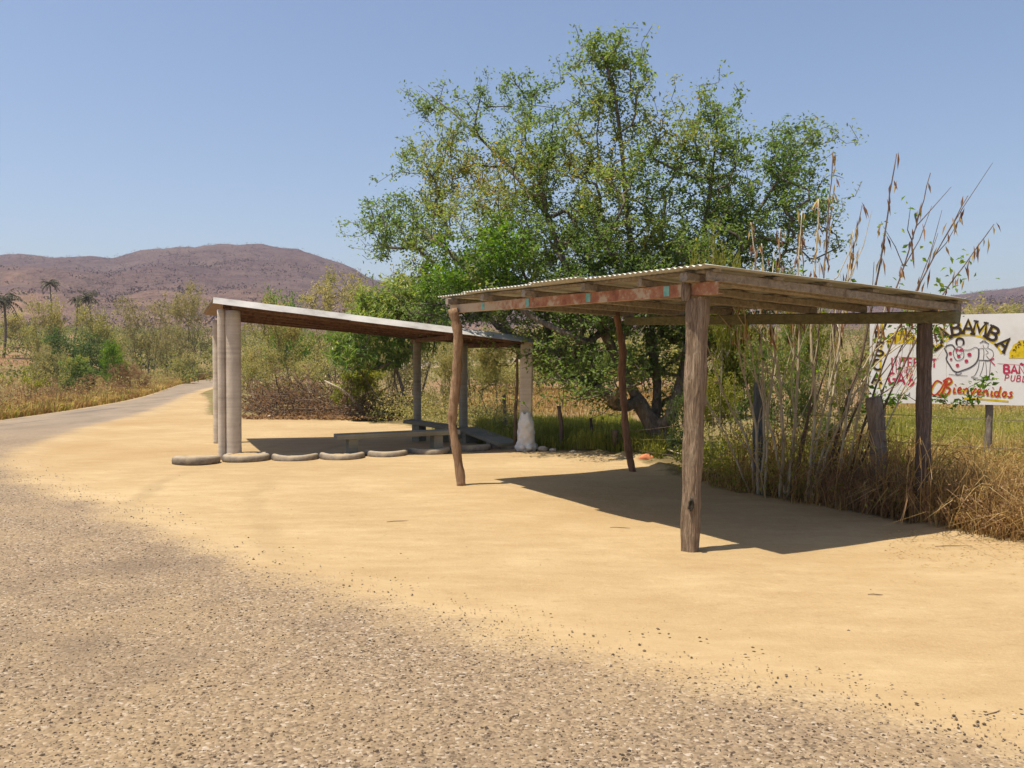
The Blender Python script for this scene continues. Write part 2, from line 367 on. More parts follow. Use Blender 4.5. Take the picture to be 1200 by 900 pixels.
# ------------------------------------------------------------------ terrain
IN_PX = [(250, 456), (215, 473), (180, 487), (130, 500), (84, 516), (52, 535), (42, 552), (62, 577), (130, 606), (220, 643), (330, 683), (450, 715), (560, 745), (680, 770), (800, 793), (950, 832), (1100, 868), (1200, 895)]
inner = [G(*p)[:2] for p in IN_PX]
inner = [np.array([30., 108.]), np.array([8., 99.]), np.array([-7., 91.]), np.array([-16.6, 80.]), np.array([-20.2, 66.])] + inner + [np.array([3.4, 2.4]), np.array([6.5, .6]), np.array([12, -2.5]), np.array([30, -12.])]
outer = [np.array(p, float) for p in [(30, 115), (4, 105), (-11, 97.5), (-22, 87), (-26.3, 76), (-25.0, 65), (-17.4, 40), (-15.1, 30), (-14.2, 23.5), (-13.3, 18), (-12.3, 12), (-10.5, 6), (-7.5, 1), (-2, -4), (6, -8), (14, -12), (30, -20)]]
def resample(P, n):
    P = np.array(P); m = len(P); out = []
    for i in range(m - 1):                                # Catmull-Rom
        p0, p1, p2, p3 = P[max(i-1, 0)], P[i], P[i+1], P[min(i+2, m-1)]
        for t in np.linspace(0, 1, 24, endpoint=False):
            out.append(.5 * ((2*p1) + (-p0+p2)*t + (2*p0-5*p1+4*p2-p3)*t*t + (-p0+3*p1-3*p2+p3)*t**3))
    out.append(P[-1]); out = np.array(out)
    d = np.concatenate([[0], np.cumsum(np.linalg.norm(np.diff(out, axis=0), axis=1))]); s = np.linspace(0, d[-1], n)
    return np.stack([np.interp(s, d, out[:, k]) for k in range(out.shape[1])], -1)
inC = resample(inner, 420); outC = resample(outer, 420)
_o = nrm(inC - outC); inC = inC + _o * (.6 * (1 - smooth(9, 15, inC[:, 1])))[:, None]      # the fade into sand lies inside the ribbon
road_poly = np.vstack([inC, outC[::-1]])
def in_poly(x, y, poly):
    x = np.asarray(x, float); y = np.asarray(y, float); c = np.zeros(x.shape, bool); n = len(poly); j = n - 1
    for i in range(n):
        xi, yi = poly[i]; xj, yj = poly[j]
        if yi != yj:
            c ^= ((yi > y) != (yj > y)) & (x < (xj - xi) * (y - yi) / (yj - yi) + xi)
        j = i
    return c
def dist_poly(x, y, poly, closed=True):
    P = np.asarray(poly); Q = np.roll(P, -1, 0) if closed else P[1:]
    if not closed: P = P[:-1]
    best = np.full(np.shape(x), 1e9)
    for a, b in zip(P, Q):
        d = b - a; L = d @ d + 1e-12
        t = np.clip(((x - a[0]) * d[0] + (y - a[1]) * d[1]) / L, 0, 1)
        best = np.minimum(best, np.hypot(x - a[0] - t * d[0], y - a[1] - t * d[1]))
    return best
LOT_PX = [(284, 490), (340, 489), (400, 490), (440, 494), (470, 497), (520, 512), (570, 521), (630, 527), (690, 532), (740, 537), (770, 548), (800, 560), (850, 572), (900, 579), (960, 590), (1020, 604), (1090, 619), (1140, 628), (1200, 638)]
lot = [G(*p)[:2] for p in LOT_PX]
lot_poly = np.array([np.array([-15.6, 43.]), np.array([-12.8, 36.]), np.array([-9.3, 26.])] + lot + [np.array([6.5, 6.6]), np.array([16, 2]), np.array([30, -10])] + [p for p in outC[::-8] if p[1] < 60])
def rise(x, y):
    r = np.hypot(x, y); return .06 * np.maximum(0, r - 68) * smooth(68, 100, r)
def ground_z(x, y):
    x = np.asarray(x, float); y = np.asarray(y, float)
    return rise(x, y) + GZ(x, y)
def GZ(x, y):
    inlot = in_poly(x, y, lot_poly); dr = dist_poly(x, y, road_poly[::6]); inr = in_poly(x, y, road_poly)
    damp = np.where(inr, 0, smooth(.2, 1.5, dr))
    n = (fbm(x * .5, y * .5, 5, 4) - .5) * np.where(inlot, .07, .35)
    return n * damp
def axis(lo, hi, n, k):
    s = np.linspace(math.asinh(lo / k), math.asinh(hi / k), n); return k * np.sinh(s)
gx = axis(-2600, 2600, 330, 4.0); gy = np.concatenate([axis(-400, 2800, 360, 6.0)])
XX, YY = np.meshgrid(gx, gy)
rr = np.hypot(XX, YY)
ZZ = rise(XX, YY) * 1.0
nearm = (rr < 90)
zz = np.zeros_like(ZZ); zz[nearm] = GZ(XX[nearm], YY[nearm]); ZZ = ZZ + zz
ZZ = np.where(rr > 190, np.minimum(ZZ, 7.7) - smooth(190, 260, rr) * 4, ZZ)
sandA = np.zeros_like(ZZ); lm = rr < 70
ins = in_poly(XX[lm], YY[lm], lot_poly); dl = dist_poly(XX[lm], YY[lm], lot_poly)
sandA[lm] = np.clip(.5 + np.where(ins, 1, -1) * dl / 1.2, 0, 1)
redA = smooth(.50, .68, fbm(XX * .06 + 3, YY * .06, 21, 4)) * smooth(20, 30, rr)
redA = np.maximum(redA, np.exp(-(((XX + 52) / 10) ** 2 + ((YY - 92) / 13) ** 2) * 1.0))
redA = np.maximum(redA, .8 * smooth(19, 21, YY) * (1 - smooth(25, 27, YY)) * smooth(0, 2, XX) * (1 - smooth(3, 5, XX)))   # bare strip behind the fence
ny, nx = XX.shape
idx = np.arange(ny * nx).reshape(ny, nx)
Fq = np.stack([idx[:-1, :-1], idx[:-1, 1:], idx[1:, 1:], idx[1:, :-1]], -1).reshape(-1, 4)
obj('ground', np.stack([XX, YY, ZZ], -1).reshape(-1, 3), Fq, M['ground'], attrs={'sand': sandA.ravel(), 'red': redA.ravel()}, smooth_shade=True, kind='structure')

K = 30
tt = np.linspace(0, 1, K); tt = tt + .0
RV = inC[:, None, :] * (1 - tt)[None, :, None] + outC[:, None, :] * tt[None, :, None]
rx, ry = RV[..., 0], RV[..., 1]
edge = np.minimum(np.linalg.norm(RV - inC[:, None, :], axis=-1), np.linalg.norm(RV - outC[:, None, :], axis=-1) * 2.5)
edge = np.minimum(edge, 3.0)
farA = smooth(11, 26, ry)
rz = rise(rx, ry) + .012 + .010 * smooth(0, .6, edge) - .016 * (1 - smooth(0, .25, edge))
ri = np.arange(rx.size).reshape(rx.shape)
RQ = np.stack([ri[:-1, :-1], ri[1:, :-1], ri[1:, 1:], ri[:-1, 1:]], -1).reshape(-1, 4)
obj('road', np.stack([rx, ry, rz], -1).reshape(-1, 3), RQ[:, ::-1], M['road'], attrs={'edge': edge.ravel(), 'far': farA.ravel()}, smooth_shade=True, kind='structure')

# hills
RIDGE = [(-700, 300), (-200, 292), (0, 299), (60, 301), (130, 303), (170, 294), (240, 288), (290, 287), (335, 290), (365, 297), (400, 310), (440, 328), (480, 338), (560, 342), (700, 352), (900, 355), (1060, 352), (1120, 345), (1200, 336), (1400, 318), (1900, 325)]
az_px = np.linspace(-700, 1900, 460); rh = np.concatenate([np.linspace(170, 900, 120), np.linspace(915, 1500, 30)])
PX, RH = np.meshgrid(az_px, rh)
ridge_y = np.interp(PX, [p[0] for p in RIDGE], [p[1] for p in RIDGE])
HX = (PX - 600) / 1000 * RH; HY = RH * 1.0
Rr = 820.0
rz_top = CAM_H + (425 - ridge_y) * Rr / 1000
s_ = np.clip((RH - 180) / (Rr - 180), 0, 1.0)
prof = s_ ** 1.25 * (1 - .35 * smooth(Rr, 1500, RH))
nse = fbm(HX * .008, HY * .008, 3, 5) - .5
HZ = np.minimum(rise(HX, HY), 7.4) - .6 + (rz_top - 7) * prof + nse * 30 * smooth(190, 420, RH) * (1 - .8 * smooth(650, Rr, RH)) + (fbm(HX * .05, HY * .05, 9, 3) - .5) * 6 * smooth(190, 420, RH)
knoll = np.exp(-(((PX - 10) / 75) ** 2 + ((RH - 430) / 110) ** 2)); HZ += knoll * 5
bare = np.clip(np.exp(-(((PX - 15) / 60) ** 2 + ((RH - 330) / 80) ** 2)) * 1.0, 0, 1) * smooth(.4, .6, fbm(HX * .04, HY * .04, 14, 4))
bare = np.maximum(bare, .6 * (1 - smooth(260, 520, RH)) * smooth(.38, .6, fbm(HX * .02, HY * .02, 15, 4)))
hi = np.arange(HX.size).reshape(HX.shape)
HQ = np.stack([hi[:-1, :-1], hi[:-1, 1:], hi[1:, 1:], hi[1:, :-1]], -1).reshape(-1, 4)
obj('hills', np.stack([HX, HY, HZ], -1).reshape(-1, 3), HQ, M['hill'], attrs={'bare': bare.ravel()}, smooth_shade=True, kind='structure')

# ------------------------------------------------------------------ foliage builders
def leaf_mesh(C, D, L, W, tint, seed=0, fold=.2, up=1.25):
    """folded leaf: C base point, D unit direction, L length, W width"""
    n = len(C); r = rng(seed); D = nrm(D)
    S = nrm(np.cross(D, r.normal(size=(n, 3)) * .75 + np.array([0, 0, up]))); N = np.cross(S, D); N = N * np.sign(N[:, 2:3] + 1e-9)
    L = np.broadcast_to(L, (n,))[:, None]; W = np.broadcast_to(W, (n,))[:, None]
    m = C + D * L * .45 + N * L * .02
    V = np.stack([C, m + S * W * .5 + N * W * fold, C + D * L - N * L * .08, m - S * W * .5 + N * W * fold], 1).reshape(-1, 3)
    i = np.arange(n)[:, None] * 4
    F = np.concatenate([i + np.array([[0, 1, 2]]), i + np.array([[0, 2, 3]])], 0)
    return V, F, np.repeat(tint, 4)

class Skeleton:
    def __init__(s): s.P = []; s.par = []; s.chains = []
    def chain(s, pts, parent=-1):
        ids = [] if parent < 0 else [parent]
        for p in pts:
            s.P.append(np.asarray(p, float)); s.par.append(ids[-1] if ids else -1); ids.append(len(s.P) - 1)
        s.chains.append(ids); return ids
    def grow(s, targets, step=.3, wob=.12, seed=0, lift=.25, bias=None):
        r = rng(seed); t0 = s.P[0]
        order = np.argsort([np.linalg.norm(t - t0) for t in targets])
        first = len(s.chains)
        for k in order:
            t = targets[k]; A = np.array(s.P); d = np.linalg.norm(A - t, axis=1)
            d = d + np.maximum(0, A[:, 2] - t[2]) * .7 + np.linalg.norm(A - t0, axis=1) * .12   # joins from below, nearer the trunk
            j = int(np.argmin(d)); p = A[j]; L = np.linalg.norm(t - p); n = max(2, int(L / step) + 1)
            pj = s.par[j]; dirp = nrm(p - A[pj]) if pj >= 0 else np.array([0, 0, 1.])
            c1 = p + (dirp * .55 + np.array([0, 0, lift])) * L * .45
            u = np.linspace(0, 1, n + 1)[1:, None]
            pts = (1-u)**2 * p + 2*(1-u)*u * c1 + u*u * t
            pts[:-1] += r.normal(size=(n - 1, 3)) * wob * min(L, 1.0) * .35
            s.chain(list(pts), j)
        return first
    def radii(s, tip=.006, power=2.3, k=1.0):
        n = len(s.P); w = np.zeros(n); child = np.zeros(n, bool)
        for p in s.par:
            if p >= 0: child[p] = True
        w[~child] = tip ** power
        for i in range(n - 1, -1, -1):
            if w[i] == 0: w[i] = tip ** power
            if s.par[i] >= 0: w[s.par[i]] += w[i] * (1.0 if not child[i] else 1.0)
        return (w ** (1 / power)) * k
    def tubes(s, R, mb, sides=(7, 5, 3), minr=0.0, cap_r=None):
        P = np.array(s.P)
        for ids in s.chains:
            pts = P[ids]; r = R[ids].copy()
            if len(ids) > 1 and s.par[ids[0]] >= 0 or True: r[0] = min(r[0], r[min(1, len(r)-1)] * 1.25)
            if cap_r: r = np.minimum(r, cap_r)
            if r.max() < minr: continue
            k = sides[0] if r.max() > .06 else sides[1] if r.max() > .02 else sides[2]
            add_tube(mb, pts, np.maximum(r, .0025), k, cap=False, noise=.08 if k == sides[0] else 0)

def sprays(s, first, per, size, spread, seed, tint_f, tail=.75, aspect=.5, droop=0.0, mb=None, upb=.35):
    """leaves around the outer part of every chain from 'first' on"""
    r = rng(seed); P = np.array(s.P); C = []; 
    for ids in s.chains[first:]:
        pts = P[ids]; m = len(pts); n = r.poisson(per)
        if n == 0: continue
        u = (1 - tail * r.random(n) ** 1.3) * (m - 1); i = np.minimum(u.astype(int), m - 2); f = (u - i)[:, None]
        q = pts[i] * (1 - f) + pts[i + 1] * f
        C.append(q + r.normal(size=(n, 3)) * spread * (np.array([1, 1, .8])))
    C = np.concatenate(C); n = len(C)
    D = r.normal(size=(n, 3)); D[:, 2] = D[:, 2] * .7 + upb - droop
    L = size * (.6 + .8 * r.random(n)); tint = np.clip(tint_f(C, r), 0, 1)
    V, F, A = leaf_mesh(C - nrm(D) * L[:, None] * .4, D, L, L * aspect, tint, seed)
    return V, F, A

def ell_targets(specs, seed):
    """specs: (centre, radii, n) -> points mostly in the outer shell of the lobes"""
    r = rng(seed); out = []
    for c, rad, n in specs:
        d = nrm(r.normal(size=(n, 3))); q = r.random(n) ** .45
        out.append(np.asarray(c) + d * q[:, None] * np.asarray(rad))
    return np.concatenate(out)

# ------------------------------------------------------------------ big tree behind the shade
def big_tree():
    b = G(776, 531); Y0 = b[1]
    root = thing('broadleaf_tree', (b[0], b[1], 0), 'tallest airy green tree with several leaning grey trunks behind the tin shade', 'tree', 'roadside trees')
    sk = Skeleton(); r = rng(4)
    back = lambda x: max(0, 690 - x) * .017          # the left boughs lean away behind the shelter
    def path(pxs, parent=-1):
        P = [AT(x, y, Y + back(x)) for (x, y, Y) in pxs]; return sk.chain(list(resample(P, max(6, int(len(P) * 4)))), parent)
    p0 = path([(782, 536, Y0), (772, 510, Y0), (748, 470, Y0 + .1), (728, 430, Y0 + .2), (705, 385, Y0 + .1), (680, 340, Y0), (650, 290, Y0 - .2), (610, 240, Y0 - .2)])
    p1 = path([(768, 490, Y0 + .2), (770, 450, Y0 + .4), (762, 400, Y0 + .5), (745, 330, Y0 + .6), (735, 250, Y0 + .6), (728, 170, Y0 + .4), (718, 90, Y0 + .3)], p0[4])
    p2 = path([(785, 490, Y0 - .2), (800, 440, Y0 + .1), (812, 380, Y0 + .3), (822, 300, Y0 + .7), (835, 200, Y0 + .9), (842, 130, Y0 + .8)], p0[3])
    p3 = path([(690, 400, Y0 - .5), (640, 380, Y0 - .9), (580, 340, Y0 - 1.1), (520, 290, Y0 - 1.0), (470, 250, Y0 - .8)], p0[14])
    p4 = path([(640, 250, Y0 + .5), (590, 190, Y0 + .9), (540, 140, Y0 + 1), (490, 100, Y0 + 1)], p0[22])
    p5 = path([(790, 400, Y0 + .8), (830, 330, Y0 + 1.2), (880, 260, Y0 + 1.4), (925, 190, Y0 + 1.4)], p2[8])
    S = Y0 / 1000
    def lob(px, py, rx, ry, n, dy=0.0, dep=1.5):
        Y = Y0 + dy + back(px); return (AT(px, py + 12, Y), (rx * Y / 1000, dep, ry * Y / 1000 * .92), int(n * 1.0))
    specs = [lob(600, 270, 130, 70, 190, 0, 1.9), lob(540, 180, 70, 60, 75, .6, 1.2), lob(640, 170, 70, 60, 80, .3, 1.4), lob(480, 250, 60, 50, 55, -.6, 1.2),
             lob(540, 330, 90, 45, 90, -.6, 1.6), lob(720, 240, 80, 90, 150, .3, 1.7), lob(640, 330, 110, 55, 130, 0, 2.0), lob(760, 330, 90, 60, 120, .3, 1.8),
             lob(720, 110, 48, 75, 48, .4, .8), lob(710, 55, 36, 34, 22, .3, .5), lob(835, 190, 48, 80, 75, .9, 1.0), lob(840, 270, 60, 60, 75, .9, 1.2), lob(500, 105, 26, 22, 10, 1, .4),
             lob(625, 100, 22, 34, 10, .6, .5), lob(440, 250, 28, 28, 14, -.7, .6), lob(560, 110, 40, 30, 14, .7, .6), lob(690, 420, 70, 50, 50, -.3, 1.3), lob(790, 420, 60, 60, 45, .6, 1.2),
             lob(780, 160, 40, 50, 26, .7, .8), lob(830, 115, 22, 34, 11, .9, .4), lob(925, 190, 40, 65, 38, 1.4, .8), lob(945, 150, 40, 24, 15, 1.5, .5), lob(895, 240, 55, 60, 48, 1.2, 1.0), lob(950, 250, 40, 50, 26, 1.2, .8), lob(700, 350, 70, 40, 60, -.2, 1.2), lob(780, 290, 60, 40, 50, 0, 1.2), lob(800, 360, 60, 45, 60, .5, 1.2), lob(650, 390, 60, 40, 40, .4, 1.2), lob(870, 330, 60, 45, 50, 1.0, 1.2)]
    T = ell_targets(specs, 8)
    first = sk.grow(list(T), .3, .35, 5, .12)
    mid = len(sk.chains)
    T2 = []                                             # short twigs give the crown its broken edge
    A = np.array(sk.P); ends = [c[-1] for c in sk.chains[first:]]
    for e in ends:
        for k in range(2):
            T2.append(A[e] + r.normal(size=3) * np.array([.27, .27, .22]) + np.array([0, 0, .03]))
    sk.grow(T2, .2, .3, 6, .1)
    R = sk.radii(.0058, 2.25)
    R[p0[0]] = .26
    mb = MB(); sk.tubes(R, mb, cap_r=.24, minr=.0)
    trunk = mb.build('trunk', M['bark'], root, smooth_shade=True)
    cz = AT(640, 330, Y0)[2]
    def tf(C, r):
        px = C[:, 0] / C[:, 1] * 1000 + 600
        base = .41 + .20 * (fbm(C[:, 0] * .8 + 9, C[:, 2] * .8, 31, 3) - .5) * 2 + r.normal(size=len(C)) * .13
        patch = smooth(.56, .66, fbm(C[:, 0] * .55 + 1.3, C[:, 2] * .55 + C[:, 1] * .3, 77, 3))
        yel = np.exp(-(((px - 545) / 75) ** 2 + ((C[:, 2] - 5.2) / .9) ** 2))        # yellowing boughs on the upper left
        return base + patch * .18 + yel * .42 * (r.random(len(C)) < .75)
    V, F, Aa = sprays(sk, first, 22, .072, .08, 12, tf, .85, .52)
    obj('crown', V, F, M['leaf_main'], root, {'tint': Aa}, kind=None)
    # the deep green, brighter bough low on the left side
    r2 = rng(40); T3 = ell_targets([lob(560, 300, 60, 38, 60, -1.7, .7), lob(590, 275, 40, 30, 30, -1.8, .5), lob(520, 320, 40, 30, 30, -1.6, .6)], 41)
    f3 = sk.grow(list(T3), .3, .3, 9, .1)
    V, F, Aa = sprays(sk, f3, 20, .09, .11, 44, lambda C, r: .35 + r.normal(size=len(C)) * .22, .9, .55)
    o = obj('green_bough', V, F, M['leaf_bright'], root, {'tint': Aa})
    o['label'] = 'denser bright green bough on the left of the crown'
    return root
big_tree()

# ------------------------------------------------------------------ shrub prototypes, copied
def make_proto(kind, seed):
    """returns list of (part name, mesh) built round the origin, about 1 m high, 1.2 m wide"""
    r = rng(seed); sk = Skeleton(); stems = {'scrub': 7, 'leafy': 4, 'far': 4, 'tree': 2, 'weed': 9}[kind]
    for i in range(stems):
        a = i / stems * 6.28 + r.random(); e = np.array([math.cos(a) * .22 * (.5 + r.random()), math.sin(a) * .22 * (.5 + r.random()), .34 + .25 * r.random()])
        b = np.array([math.cos(a) * .05, math.sin(a) * .05, -.02]); m = (b + e) / 2 + r.normal(size=3) * .03
        sk.chain([b, m, e])
    nl = {'scrub': 9, 'leafy': 8, 'far': 9, 'tree': 9, 'weed': 6}[kind]; specs = []
    for i in range(nl):
        a = r.random() * 6.28; q = .12 + .34 * r.random(); z = .42 + .38 * r.random() if kind != 'tree' else .55 + .33 * r.random()
        specs.append(((math.cos(a) * q, math.sin(a) * q, z), (.17 + .1 * r.random(), .17 + .1 * r.random(), .13 + .10 * r.random()), {'scrub': 26, 'leafy': 22, 'far': 16, 'tree': 22, 'weed': 9}[kind]))
    if kind in ('scrub', 'leafy', 'far'):
        for i in range(6):
            a = i * 1.05 + r.random() * .4; specs.append(((math.cos(a) * .38, math.sin(a) * .38, .26 + .1 * r.random()), (.17, .17, .17), 16))
    T = ell_targets(specs, seed + 1); T[:, 2] = np.maximum(T[:, 2], .08)
    first = sk.grow(list(T), .07, .3, seed + 2, .15)
    R = sk.radii(.0017, 2.2); mb = MB(); sk.tubes(R, mb, (5, 4, 3), minr=.0028 if kind == 'far' else 0)
    per, size, spread, asp = {'scrub': (21, .026, .032, .5), 'leafy': (20, .042, .036, .55), 'far': (24, .036, .045, .55), 'tree': (30, .030, .034, .5), 'weed': (9, .05, .03, .45)}[kind]
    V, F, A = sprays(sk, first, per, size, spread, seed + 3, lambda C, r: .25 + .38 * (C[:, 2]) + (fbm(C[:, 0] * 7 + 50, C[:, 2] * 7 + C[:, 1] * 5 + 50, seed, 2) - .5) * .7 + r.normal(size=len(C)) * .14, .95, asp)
    sm = raw_mesh('stems', np.concatenate(mb.V), ([np.concatenate(mb.T)] if mb.T else []) + [np.concatenate(mb.Q)], {'tint': np.concatenate(mb.A)}, True)
    fm = raw_mesh('foliage', V, F, {'tint': A})
    return sm, fm
PROTO = {}
def proto(kind, var, leaf, bark):
    key = (kind, var)
    if key not in PROTO: PROTO[key] = make_proto(kind, 100 + var * 17 + len(kind) * 5)
    k2 = (kind, var, leaf, bark)
    if k2 not in PROTO:
        sm, fm = PROTO[key]; s2 = sm.copy(); f2 = fm.copy(); s2.materials.append(M[bark]); f2.materials.append(M[leaf]); PROTO[k2] = (s2, f2)
    return PROTO[k2]
def shrub(name, px, base_y, Y, top_y, wpx, kind, var, leaf, bark, label, cat='shrub', group=None, rot=None, depth=1.0):
    c = AT(px, base_y, Y); z = float(ground_z(np.array([c[0]]), np.array([c[1]]))[0]) - .03
    h = CAM_H + (425 - top_y) / 1000 * Y - z; w = wpx / 1000 * Y / 1.12
    root = thing(name, (c[0], c[1], z), label, cat, group)
    root.rotation_euler = (0, 0, rot if rot is not None else (px * .37) % 6.28); root.scale = (w, w * depth, h / .98)
    sm, fm = proto(kind, var, leaf, bark)
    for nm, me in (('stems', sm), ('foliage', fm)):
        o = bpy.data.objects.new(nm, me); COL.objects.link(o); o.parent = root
    return root
GL, GM, GR = 'scrub across the road', 'scrub behind the concrete shelter', 'growth along the wire fence'
SHR = [
 # across the road, left
 ('scrub_tree', 172, 448, 64, 338, 62, 'scrub', 0, 'leaf_grey', 'bark', 'tall grey-olive scrub tree left of the concrete columns', 'tree', GL),
 ('scrub_tree', 226, 446, 80, 326, 66, 'scrub', 1, 'leaf_grey', 'bark', 'tallest olive scrub tree right behind the paired concrete columns', 'tree', GL),
 ('scrub_tree', 198, 446, 74, 368, 52, 'scrub', 2, 'leaf_grey', 'bark', 'lower grey scrub between the two tall olive scrub trees', 'tree', GL),
 ('green_bush', 96, 438, 50, 378, 84, 'far', 0, 'leaf_dark', 'bark_dark', 'broad dark green bush across the road', 'bush', GL),
 ('leafy_shrub', 134, 444, 46, 394, 36, 'leafy', 0, 'leaf_bright', 'bark', 'rounded bright green shrub across the road', 'shrub', GL),
 ('olive_tree', 58, 425, 72, 342, 50, 'far', 1, 'leaf_olive', 'bark', 'yellow-olive tree below the leftmost slender palm', 'tree', GL),
 ('olive_tree', 122, 425, 78, 346, 60, 'far', 2, 'leaf_olive', 'bark', 'olive tree between the palms and tall grey scrub', 'tree', GL),
 ('green_bush', 88, 447, 38, 412, 48, 'leafy', 1, 'leaf_main', 'bark', 'low green bush in front of broad dark bush', 'bush', GL),
 ('weedy_shrub', 34, 470, 28.5, 420, 54, 'weed', 0, 'leaf_yellow', 'stem_brown', 'thin leggy yellow-green roadside shrub at left edge', 'shrub', GL),
 ('weedy_shrub', 66, 466, 30.5, 424, 44, 'weed', 1, 'leaf_olive', 'stem_brown', 'leggy brown-stemmed weed beside left edge roadside shrub', 'shrub', GL),
 ('dry_shrub', 100, 470, 33.5, 436, 46, 'weed', 2, 'leaf_dry', 'stem_brown', 'dry reddish weed clump at the road verge', 'shrub', GL),
 ('dry_shrub', 152, 462, 45, 424, 50, 'scrub', 3, 'leaf_dry', 'stem_brown', 'dry brown shrub at the verge below grey scrub', 'shrub', GL),
 ('grey_shrub', 216, 446, 73, 410, 56, 'scrub', 3, 'leaf_olive', 'bark', 'low olive shrub at the far road bend', 'shrub', GL),
 ('olive_tree', 20, 420, 110, 362, 46, 'far', 1, 'leaf_olive', 'bark', 'far olive tree at the left edge beyond the field', 'tree', GL),
 ('grey_shrub', 60, 440, 46, 400, 46, 'far', 0, 'leaf_grey', 'bark', 'grey-green shrub left of broad dark bush', 'shrub', GL),
 # behind the concrete shelter
 ('scrub_tree', 318, 462, 37, 342, 84, 'scrub', 1, 'leaf_olive', 'bark', 'olive scrub tree just right of the concrete columns', 'tree', GM),
 ('scrub_tree', 396, 466, 36, 309, 118, 'scrub', 0, 'leaf_olive', 'bark', 'widest pale olive scrub tree above the shelter roof', 'tree', GM),
 ('scrub_tree', 466, 470, 35, 300, 92, 'scrub', 2, 'leaf_olive', 'bark', 'olive scrub tree between mango-like tree and sky', 'tree', GM),
 ('green_bush', 342, 440, 58, 324, 66, 'far', 2, 'leaf_bright', 'bark', 'bright green crown glimpsed behind olive scrub', 'bush', GM),
 ('low_scrub', 350, 478, 29.5, 418, 90, 'scrub', 3, 'leaf_olive', 'bark', 'low dusty scrub behind the brush pile', 'shrub', GM),
 ('leafy_shrub', 420, 485, 26, 408, 70, 'leafy', 2, 'leaf_yellow', 'stem', 'yellow-green shrub under the shelter roof beside brush', 'shrub', GM),
 ('olive_shrub', 522, 500, 22.5, 395, 62, 'scrub', 1, 'leaf_olive', 'bark', 'olive shrub seen between the two back columns', 'shrub', GM),
 ('olive_shrub', 578, 512, 20.5, 388, 64, 'tree', 0, 'leaf_olive', 'bark', 'fine-leaved olive shrub left of the sack-wrapped column', 'shrub', GM),
 ('olive_shrub', 556, 500, 27, 372, 100, 'scrub', 2, 'leaf_olive', 'bark', 'broad olive scrub filling the gap behind crooked pole', 'shrub', GM),
 ('small_tree', 657, 476, 31, 398, 74, 'tree', 1, 'leaf_main', 'bark_dark', 'small dark-trunked tree right of the sack-wrapped column', 'tree', GM),
 ('small_tree', 705, 472, 36, 388, 84, 'tree', 0, 'leaf_main', 'bark_dark', 'small green tree beyond the field behind leaning trunk', 'tree', GM),
 ('olive_shrub', 640, 462, 46, 372, 110, 'far', 1, 'leaf_olive', 'bark', 'distant olive scrub behind small dark-trunked tree', 'shrub', GM),
 ('olive_shrub', 760, 468, 42, 372, 130, 'far', 2, 'leaf_olive', 'bark', 'distant olive scrub behind the big tree trunk', 'shrub', GM),
 ('olive_shrub', 300, 470, 33, 392, 70, 'scrub', 2, 'leaf_olive', 'bark', 'dusty olive scrub showing just right of the thick column', 'shrub', GM),
 ('olive_shrub', 610, 478, 30, 396, 70, 'scrub', 0, 'leaf_olive', 'bark', 'olive scrub seen behind the square right column', 'shrub', GM),
 ('olive_shrub', 450, 482, 28.5, 380, 110, 'scrub', 3, 'leaf_grey', 'bark', 'grey-olive scrub behind the long-leaved tree stems', 'shrub', GM),
 # along the fence, right
 ('olive_shrub', 860, 500, 24, 380, 90, 'scrub', 1, 'leaf_olive', 'bark', 'olive scrub in the field right behind the near post', 'shrub', GR),
 ('olive_shrub', 935, 500, 26, 372, 100, 'scrub', 3, 'leaf_olive', 'bark', 'olive scrub in the field behind the pale stems', 'shrub', GR),
 ('olive_shrub', 1000, 490, 29, 366, 80, 'scrub', 0, 'leaf_grey', 'bark', 'grey-olive scrub left of the sign edge', 'shrub', GR),
 ('vine_shrub', 834, 572, 12.1, 432, 66, 'tree', 1, 'leaf_yellow', 'stem', 'yellow-green small-leaved shrub right of the near post', 'shrub', GR),
 ('vine_shrub', 800, 556, 13.4, 452, 44, 'leafy', 1, 'leaf_dark', 'stem_brown', 'dark ivy-like growth against the big tree trunk', 'shrub', GR),
 ('vine_shrub', 905, 560, 13.6, 372, 110, 'scrub', 0, 'leaf_main', 'bark', 'green thicket behind the pale bare stems', 'shrub', GR),
 ('vine_shrub', 975, 560, 13.4, 388, 90, 'scrub', 2, 'leaf_olive', 'bark', 'olive thicket behind stems left of the sign', 'shrub', GR),
 ('vine_shrub', 860, 545, 15.2, 318, 90, 'leafy', 2, 'leaf_yellow', 'stem', 'yellow-green leafy thicket under the roof right of near post', 'shrub', GR),
 ('vine_shrub', 948, 545, 14.8, 322, 84, 'tree', 0, 'leaf_yellow', 'stem', 'lime-leaved thicket among the tops of the pale stems', 'shrub', GR),
 ('dark_shrub', 974, 588, 10.7, 486, 52, 'leafy', 0, 'leaf_dark', 'stem_brown', 'low dark green shrub at the foot of the stems', 'shrub', GR),
 ('bright_shrub', 842, 560, 13.2, 278, 74, 'tree', 1, 'leaf_yellow', 'stem', 'bright lime green leafy sprouts just above the tin roof', 'shrub', GR),
 ('olive_tree', 1152, 440, 64, 346, 96, 'far', 1, 'leaf_olive', 'bark', 'olive tree on the rise behind the painted sign', 'tree', GR),
 ('olive_tree', 1222, 440, 72, 340, 90, 'far', 2, 'leaf_olive', 'bark', 'olive tree at right edge behind the painted sign', 'tree', GR),
 ('olive_tree', 1075, 440, 70, 352, 90, 'far', 0, 'leaf_olive', 'bark', 'olive tree behind right roof corner and sign', 'tree', GR),
]
for s in SHR: shrub(s[0], *s[1:11], s[11], s[12])

